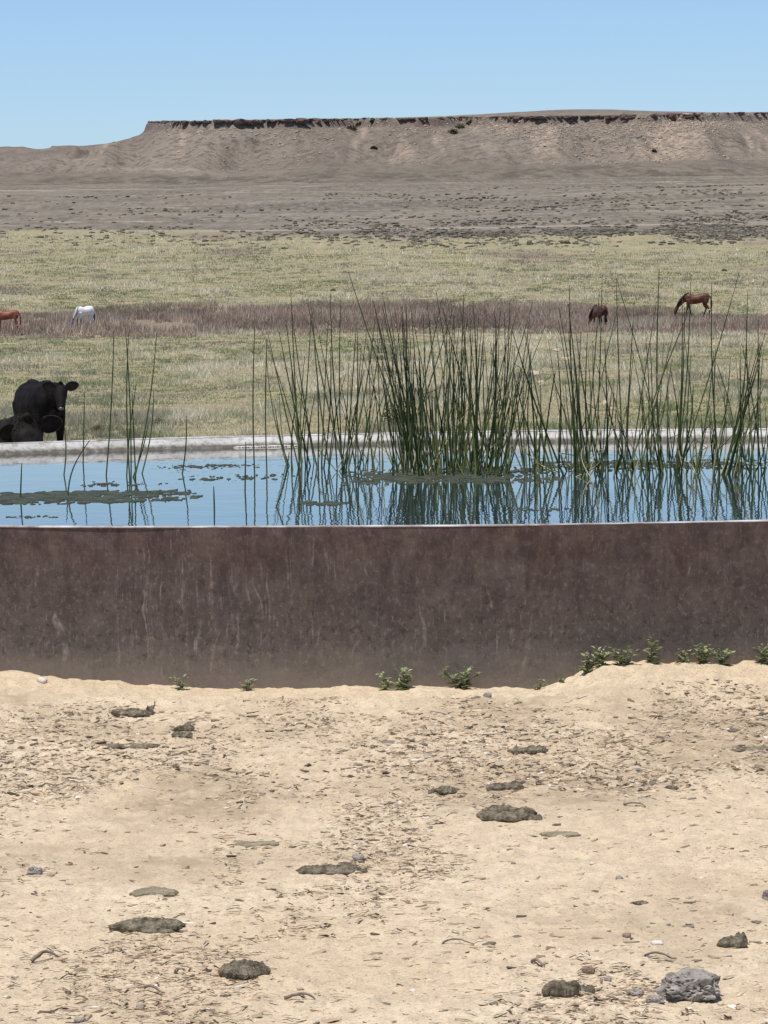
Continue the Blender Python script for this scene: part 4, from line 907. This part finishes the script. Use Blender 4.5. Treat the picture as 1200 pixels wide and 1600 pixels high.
# ------------------------------------------------------------------ weeds at the foot of the wall
def weed(px, py, wpx, hpx, seed, label, tall=False, sparse=1.0):
    d = ray(px, py); y = 15.2
    for _ in range(6):
        x = d[0] * y; yw = TY - math.sqrt(TR ** 2 - ((x - TX) / EX) ** 2) - .07; y = yw
    p = np.array([d[0] * y, y, 0]); p[2] = float(zg(p[0], p[1])) - .004; s = y / F_PX; w, h = wpx * s * 1.25, hpx * s
    root = empty('weed', tuple(p)); tag(root, label, 'weed', 'weeds along the foot of the tank wall'); r = np.random.default_rng(seed)
    ns = 3 if tall else max(4, int(7 * sparse)); LV = []; LF = []; LC = []; st = []; o = 0
    for k in range(ns):
        a = r.uniform(0, 6.28); ln = r.uniform(.55, 1.0); tip = np.array([math.cos(a) * w * .5 * ln * (.45 if tall else 1), math.sin(a) * min(w, .10) * .42 * ln, h * (r.uniform(.65, 1) if not tall or k else 1)])
        if k == 0: tip[:2] *= .2; tip[2] = h
        pts = [np.array([0, 0, -.01]) + r.normal(0, .004, 3), tip * np.array([.35, .35, .5]), tip]; st.append(tube(pts, [.0028, .002, .001], 4))
        m = int((10 if tall else 6) * (.6 + .4 * sparse)) + int(h * 30)
        for i in range(m):
            f = (i + .6) / m; b = pts[0] * (1 - f) ** 2 + 2 * f * (1 - f) * pts[1] + f * f * pts[2]; az = r.uniform(0, 6.28)
            out = np.array([math.cos(az), math.sin(az) * .8, r.uniform(.1, .9)]); out /= np.linalg.norm(out); Ln = (.030 + .024 * r.random()) * (1.15 - .5 * f) * (h / .1) ** .35; sd = np.cross(out, [0, 0, 1.0]); sd /= np.linalg.norm(sd); Wd = Ln * r.uniform(.22, .36)
            LV += [b, b + out * Ln * .5 + sd * Wd, b + out * Ln + np.array([0, 0, -.18 * Ln]), b + out * Ln * .5 - sd * Wd]; LF.append([o, o + 1, o + 2, o + 3]); o += 4
            c = np.array([.265, .315, .15]) * r.uniform(.6, 1.45) + np.array([.03, .02, .01]) * r.random(); LC += [c] * 4
    V, F = join(st); obj('stems', mesh_np('stems', V, F, MAT['twig']), root)
    obj('foliage', mesh_np('foliage', np.array(LV), np.array(LF), MAT['leaf'], False, np.array(LC)), root)
weed(285, 1088, 28, 22, 801, 'smallest dark weed alone at the wall, left of the middle', sparse=.7)
weed(386, 1090, 22, 24, 802, 'wispy thin weed second from the left along the wall', sparse=.5)
weed(603, 1080, 24, 30, 803, 'dark narrow weed touching the left of the middle pair', sparse=.8)
weed(629, 1078, 26, 34, 804, 'upright green weed in the middle of the wall beside a dark narrow one')
weed(720, 1082, 64, 36, 805, 'widest bushy green weed where the soil starts to rise', sparse=1.6)
weed(840, 1048, 26, 18, 806, 'low weed at the crest where the soil bank tops out', sparse=.7)
weed(878, 1040, 10, 12, 807, 'tiny dark weed sprout between two low weeds on the bank', sparse=.5)
weed(917, 1052, 34, 34, 808, 'dark-stemmed weed at the left of the thick row on the bank', sparse=1.1)
weed(943, 1046, 36, 28, 809, 'weed in the middle of the thick row on the bank')
weed(973, 1044, 40, 30, 810, 'light green weed at the right of the thick row on the bank', sparse=1.3)
weed(1018, 1042, 24, 46, 811, 'tallest spiky weed standing straight up on the bank', True)
weed(1066, 1040, 20, 24, 812, 'small dark weed right of the tallest spiky one', sparse=.6)
weed(1100, 1050, 34, 30, 813, 'spreading green weed, left half of the right-hand pair on the bank', sparse=1.1)
weed(1128, 1052, 34, 26, 814, 'pale spreading weed, right half of the right-hand pair on the bank', sparse=1.1)
weed(1194, 1048, 26, 30, 815, 'green weed at the right end of the wall, cut by the picture edge')

# ------------------------------------------------------------------ dung pats, rocks and sticks on the dirt
def slab(w, dpt, h, seed, rough=1.0, lumps=5.0):
    """a dried dung pat: a ragged thick slab with a crusty top and an undercut edge"""
    nr, na = 20, 90; a = np.linspace(0, 2 * math.pi, na, endpoint=False); V = []; ca, sa = np.cos(a), np.sin(a)
    out = 1 + .16 * vn3(np.stack([ca * 9, sa * 9, 0 * a + seed], -1), seed + 2) + .50 * fbm3(np.stack([ca * 1.4, sa * 1.4, 0 * a + seed], -1), seed, 5, .72)
    rs = list(np.linspace(0.02, 1, nr)); rows = []
    for f in rs:
        x = ca * out * f * w / 2; y = sa * out * f * dpt / 2; e = (1 - f ** 5) * .45 + .55
        n = fbm2(x * lumps / .05 + seed, y * lumps / .05, seed, 4, .6); m = fbm2(x / w * 2.5 + seed, y / dpt * 2.5, seed + 4, 3)
        rows.append(np.stack([x, y, h * np.maximum(.25, e + .55 * m + .20 * rough * n)], -1))
    for f, zf in ((.99, .25), (.90, .10), (.80, -.1), (.3, -.1), (.02, -.1)):
        jit = 1 + .05 * fbm2(ca * 6, sa * 6, seed + 11, 2); rows.append(np.stack([ca * out * f * w / 2 * jit, sa * out * f * dpt / 2 * jit, 0 * a + zf * h], -1))
    V = np.concatenate(rows); return V, grid_faces(len(rows), na, True)
def pat(px, py, wpx, hpx, label, seed, depth=.8, mat='dung', cat='dung pat', name='dung_pat', group='dried dung pats on the dirt', rz=0.0, tilt=0.0, extra=()):
    p = at_ground(px, py); s = p[1] / F_PX; w = wpx * s; h = max(.011, (hpx - depth * wpx * .15) * s * .80)
    me = None
    parts = [slab(w, w * depth, h, seed)]
    for k, (ox, oy, fw, fh) in enumerate(extra):
        V, F = slab(w * fw, w * depth * fw, h * fh, seed + 31 + k); V = V + np.array([ox * w, oy * w, 0]); parts.append((V, F))
    root = None
    if len(parts) == 1:
        o = obj(name, mesh_np(name, *parts[0], MAT[mat], False)); 
    else:
        o = empty(name, (0, 0, 0))
        for V, F in parts: obj('crust', mesh_np('crust', V, F, MAT[mat], False), o)
    p[2] = float(zg(p[0], p[1])) - .003
    o.location = tuple(p); o.rotation_euler = (tilt, 0, rz); tag(o, label, cat, group)
pat(512, 1366, 98, 24, 'long thick dark dung pat with a straight front edge, near the middle', 821, .55, extra=((.50, -.06, .30, .8),))
pat(228, 1453, 108, 28, 'broad dark dung pat split across its middle, lower left of the dirt', 822, .6, extra=((.04, -.27, .28, .5), (.30, -.26, .26, .45)))
pat(380, 1527, 80, 38, 'rounded domed dark dung lump, lowest left of the dirt', 823, .85)
pat(794, 1282, 92, 30, 'largest jagged dark dung pat on the right half of the dirt', 824, .6, extra=((-.18, .38, .55, .9), (.42, -.1, .3, .5)))
pat(788, 1234, 58, 20, 'flat pointed dung pat just behind the largest jagged one', 825, .55, extra=((.1, .4, .3, .7),))
pat(694, 1241, 42, 17, 'small dung lump left of the flat pointed pat', 826, .6, extra=((-.4, -.05, .35, .7),))
pat(242, 1400, 70, 18, 'thin crumbled grey dung pat above the broad split one', 827, .6, 'dung_pale', extra=((.3, -.25, .35, .5), (-.42, .05, .3, .5)))
pat(880, 1556, 60, 34, 'brown dung lump with a narrow tail at the bottom right', 828, .7, extra=((.48, .22, .55, .55), (.72, .30, .3, .5)))
pat(1143, 1482, 52, 22, 'dark two-humped dung lump near the right edge', 829, .6, extra=((.30, .05, .40, 1.3),))
pat(875, 1307, 62, 10, 'low pale grey-green dung pat half buried right of the jagged one', 830, .6, 'dung_pale')
pat(205, 1121, 62, 20, 'dark matted dung heap right under the wall on the left', 831, .6, extra=((.45, .1, .2, 1.2),))
pat(195, 1169, 110, 14, 'wide low brown dung crust below the dark matted heap', 832, .5, 'dung')
pat(288, 1142, 28, 14, 'small dark dung chunk right of the dark matted heap', 833, .6)
pat(285, 1154, 34, 12, 'small flat dung chunk in front of the dark chunk on the left', 834, .6)
pat(826, 1175, 62, 14, 'flat dark dung pat half buried below the soil bank', 835, .6, extra=((.2, .0, .5, 1.4),))
pat(1165, 1172, 84, 14, 'long flat dung crust at the right edge below the bank', 836, .5)
pat(395, 1320, 74, 10, 'thin curled grey dung flake in the middle left of the dirt', 837, .45, 'dung_pale', extra=((.45, -.1, .25, .8),))
pat(1002, 1417, 28, 8, 'small thin grey dung chip near the right side', 838, .5)
pat(1050, 1300 - 62, 24, 6, 'small flat chip on the dirt at the right below the bank', 839, .5)
def stone(px, py, wpx, hpx, mat, label, seed, rough=.22, sub=4, name='stone', cat='stone', group='loose stones on the dirt', boxy=.35):
    p = at_ground(px, py); s = p[1] / F_PX; V, F = blob(seed, sub, rough, 1.7, (wpx * s / 2, wpx * s / 2 * .8, hpx * s * .58), -.5, 6, boxy)
    if sub >= 4:
        nn = fbm3(V / (wpx * s) * 9, seed + 5, 3); V = V * (1 - .16 * (np.abs(nn) < .035))[:, None]
    V[:, 2] += -V[:, 2].min() - hpx * s * .06; o = obj(name, mesh_np(name, V, F, MAT[mat], sub < 4)); p[2] = float(zg(p[0], p[1])); o.location = tuple(p); tag(o, label, cat, group)
stone(1077, 1560, 96, 46, 'rock', 'big grey craggy rock at the bottom right', 841, .24, 5, 'rock', 'rock')
stone(54, 1368, 22, 15, 'rock', 'small angular grey stone at the left edge of the dirt', 842)
stone(919, 1524, 20, 13, 'redstone', 'small reddish stone behind the brown dung lump with a tail', 843)
stone(1023, 1568, 30, 11, 'rock', 'low grey stone chip left of the big craggy rock', 844)
stone(993, 1555, 26, 10, 'rock', 'cluster-like flat grey stone between the rock and the brown lump', 845)
stone(950, 1538, 11, 7, 'rock', 'little grey pebble between the brown lump and the rock', 846, sub=3)
stone(979, 1468, 13, 8, 'redstone', 'small dark reddish pebble above the bottom right rock', 847, sub=3)
stone(1026, 1477, 18, 7, 'palestone', 'small white pebble right of the dark reddish pebble', 848, sub=3)
stone(1200, 1405, 18, 20, 'rock', 'dark stone cut by the right edge of the picture', 849)
stone(219, 1576, 14, 9, 'rock', 'small dark pebble at the bottom left corner', 850, sub=3)
stone(125, 1601, 18, 8, 'rock', 'pale grey stone on the bottom edge of the picture at left', 851, sub=3)
stone(968, 1374, 12, 7, 'rock', 'little grey pebble in the right middle of the dirt', 852, sub=3)
stone(776, 1248, 10, 6, 'redstone', 'tiny reddish pebble below the flat pointed dung pat', 853, sub=3)
stone(560, 1360 - 14, 18, 9, 'rock', 'small crumb of grey stone behind the long thick dung pat', 854, sub=3)
stone(407, 1350, 9, 6, 'rock', 'tiny grey pebble left of the long thick dung pat', 855, sub=3)
stone(66, 1068, 16, 10, 'palestone', 'pale stone stuck against the wall foot at the far left', 856, sub=3)
stone(762, 1092, 12, 9, 'rock', 'small grey stone at the foot of the rising soil bank', 857, sub=3)
def stick(x0, y0, x1, y1, rad, label, seed, bend=.01):
    a = at_ground(x0, y0); b = at_ground(x1, y1); r = np.random.default_rng(seed); n = 9; f = np.linspace(0, 1, n)[:, None]; P = a + (b - a) * f; P[:, :2] += np.cumsum(r.normal(0, .0025, (n, 2)), 0)
    P[:, 2] = zg(P[:, 0], P[:, 1]) + rad * .9 + bend * np.sin(f[:, 0] * math.pi); V, F = tube(P - a, rad * (1 - .5 * f[:, 0]) * r.uniform(.85, 1.15, n), 6)
    o = obj('stick', mesh_np('stick', V, F, MAT['twig'])); o.location = tuple(a); tag(o, label, 'stick', 'dry sticks on the dirt')
stick(446, 1563, 498, 1564, .005, 'straight grey stick at the bottom left of the middle', 861)
stick(1009, 1502, 1058, 1501, .004, 'straight dark stick in front of the two-humped dung lump', 862)
stick(928, 1572, 974, 1570, .003, 'thin stick left of the big craggy rock', 863)
stick(50, 1507, 88, 1503, .006, 'dark curved stick at the left edge of the dirt', 864, .02)
stick(221, 1549, 258, 1556, .005, 'crooked brown stick below the broad split dung pat', 865, .012)
stick(832, 1506, 856, 1515, .005, 'short thick stick above the brown lump with a tail', 866)
stick(976, 1261, 1004, 1266, .004, 'short stick on the right half of the dirt', 867)
stick(1196, 1140, 1160, 1128, .004, 'twig lying on the soil bank at the right', 868)
stick(690, 1478, 740, 1480, .003, 'thin twig in the bottom middle of the dirt', 869)
stick(232, 1120, 240, 1102, .005, 'stub of root poking up right of the dark matted heap', 870, .0)
stick(60, 1190 + 40, 92, 1186 + 46, .004, 'twig lying in the crumbs at the left', 871)

# countable loose flakes of dung, then the crumbs nobody could count
def build_flakes():
    protos = [mesh_np('dung_fragment', *slab(1, .62, .22, 880 + k, 1.0, .22), MAT['fragment'], False) for k in range(6)]
    r = random.Random(9); n = 0; big = []
    while n < 210:
        py = 1100 + 490 * r.random() ** 1.25; px = r.uniform(-20, 1220)
        cl = float(fbm2(px / 160, py / 45, 77, 3)) + (.28 if 1110 < py < 1270 else 0) + (.12 if px < 420 and py < 1280 else 0)
        if cl < .10: continue
        p = at_ground(px, py)
        s = p[1] / F_PX; w = r.choice((8, 9, 10, 12, 14, 20)) * s * r.uniform(.8, 1.1)
        o = bpy.data.objects.new('dung_fragment', protos[n % 6]); o.location = (p[0], p[1], p[2] - .002); o.scale = (w, w * r.uniform(.8, 1.3), w * r.uniform(.4, .8)); o.rotation_euler = (r.uniform(-.3, .25), r.uniform(-.25, .25), r.uniform(0, 6.28)); link(o)
        tag(o, 'small loose flake of dried dung ' + ('on the soil bank under the weeds' if py < 1180 and px > 760 else 'in the crumbly strip below the wall' if py < 1270 else 'on the bare dirt between the dung pats' if py < 1440 else 'on the bare dirt at the bottom of the picture'), 'dung flake', 'loose flakes of dried dung'); n += 1
    N = 185000; px = rng.uniform(-190, 1390, N); row = 1095 + 540 * rng.random(N); y = CAM_H * F_PX / (row - HZ); x = (px - 600) / F_PX * y
    q = fbm2(x * 2.3, y * 1.1, 78, 4) * 1.15 + .34 * smooth(12.0, 12.9, y) * (1 - smooth(14.6, 15.3, y)) + .05 * smooth(11.2, 12, y)
    rt = np.sqrt(((x - TX) / EX) ** 2 + (y - TY) ** 2) - TR; right = smooth(.2, .5, x - .54)
    q = q - .30 * (1 - smooth(.3, .55, rt)) * (1 - right)
    q = q - .34 * (1 - smooth(11.7, 12.5, y)) - .14 * (1 - smooth(9.8, 10.6, y)); keep = (rng.random(N) < .05 + .90 * smooth(-.28, .72, q)) & (rt > .03); x, y, q = x[keep], y[keep], q[keep]; z = zg(x, y); m = len(x)
    s = (.0015 + .0090 * rng.random(m) ** 6.0) * (1 + .12 * smooth(11.5, 13.5, y)); kind = rng.random(m); dk = smooth(-.05, .45, q)
    soil = np.array([.52, .40, .275]) * rng.uniform(.70, 1.15, (m, 1)); dung = np.array([.20, .155, .11]) * rng.uniform(.5, 1.5, (m, 1)); pale = np.array([.68, .60, .49]) * rng.uniform(.85, 1.1, (m, 1))
    pd = (.10 + .18 * dk); c = np.where((kind < pd)[:, None], dung, np.where((kind > .95)[:, None], pale, soil))
    # angular little plates, tipped and curled
    ns = 5; a0 = np.linspace(0, 2 * math.pi, ns, endpoint=False)[None] + rng.normal(0, .35, (m, ns)); rr = rng.uniform(.55, 1.25, (m, ns))
    lx, ly = np.cos(a0) * rr * (s * rng.uniform(1.1, 3.0, m))[:, None], np.sin(a0) * rr * (s * rng.uniform(.7, 1.2, m))[:, None]
    th_ = s * rng.uniform(.10, .34, m); curl = rng.normal(0, .4, (m, ns)) * s[:, None] * .6
    T = np.stack([lx, ly, th_[:, None] + curl], -1); B = np.stack([lx * 1.08, ly * 1.08, -.4 * th_[:, None] + 0 * curl], -1); Q = np.concatenate([T, B], 1)
    def turn(Q, ax, an):
        c_, s_ = np.cos(an)[:, None], np.sin(an)[:, None]; i_, j_ = [(1, 2), (0, 2), (0, 1)][ax]; R_ = Q.copy(); R_[..., i_] = Q[..., i_] * c_ - Q[..., j_] * s_; R_[..., j_] = Q[..., i_] * s_ + Q[..., j_] * c_; return R_
    Q = turn(turn(turn(Q, 0, rng.normal(0, .17, m)), 1, rng.normal(0, .17, m)), 2, rng.normal(0, .45, m)) + np.stack([x, y, z + .15 * th_], -1)[:, None]
    fc = [[0, 1, 2], [0, 2, 3], [0, 3, 4]]
    for k in range(ns): k2 = (k + 1) % ns; fc += [[ns + k, ns + k2, k2], [ns + k, k2, k]]
    F = (np.arange(m)[:, None, None] * 2 * ns + np.array(fc)[None]).reshape(-1, 3)
    tag(obj('soil_crumbs', mesh_np('soil_crumbs', Q.reshape(-1, 3), F, MAT['chips'], False, np.repeat(c, 2 * ns, axis=0))), 'crumbs of soil, dung and gravel strewn over the trampled dirt', None, None, 'stuff')
    # thin curled straws and bark
    N = 5200; px = rng.uniform(-150, 1350, N); row = 1100 + 520 * rng.random(N); y = CAM_H * F_PX / (row - HZ); x = (px - 600) / F_PX * y; keep = rng.random(N) < smooth(-.1, .5, fbm2(x * 2.3, y * 1.1, 78, 4) + .25 * smooth(11.8, 12.6, y)); x, y = x[keep], y[keep]
    m = len(x); L = rng.uniform(.012, .055, m); a = rng.normal(0, .7, m); h = rng.uniform(.001, .010, m); w = rng.uniform(.0012, .0040, m); V = np.empty((m, 6, 3))
    for k, f in enumerate((-.5, 0, .5)):
        cx, cy = x + np.cos(a) * L * f, y + np.sin(a) * L * f; cz = zg(cx, cy) + .0015 + h * (1 - abs(f) * 1.4)
        V[:, 2 * k] = np.stack([cx - np.sin(a) * w, cy + np.cos(a) * w, cz], -1); V[:, 2 * k + 1] = np.stack([cx + np.sin(a) * w, cy - np.cos(a) * w, cz + w * .8], -1)
    b = np.arange(m)[:, None] * 6; F = np.concatenate([b + np.array([[0, 1, 3, 2]]), b + np.array([[2, 3, 5, 4]])])
    c = np.where((rng.random(m) < .6)[:, None], np.array([.16, .12, .09]), np.array([.40, .33, .24])) * rng.uniform(.6, 1.4, (m, 1))
    tag(obj('straw_litter', mesh_np('straw_litter', V.reshape(-1, 3), F, MAT['chips'], False, np.repeat(c, 6, axis=0))), 'thin straws and bark shreds littering the dirt', None, None, 'stuff')
build_flakes()
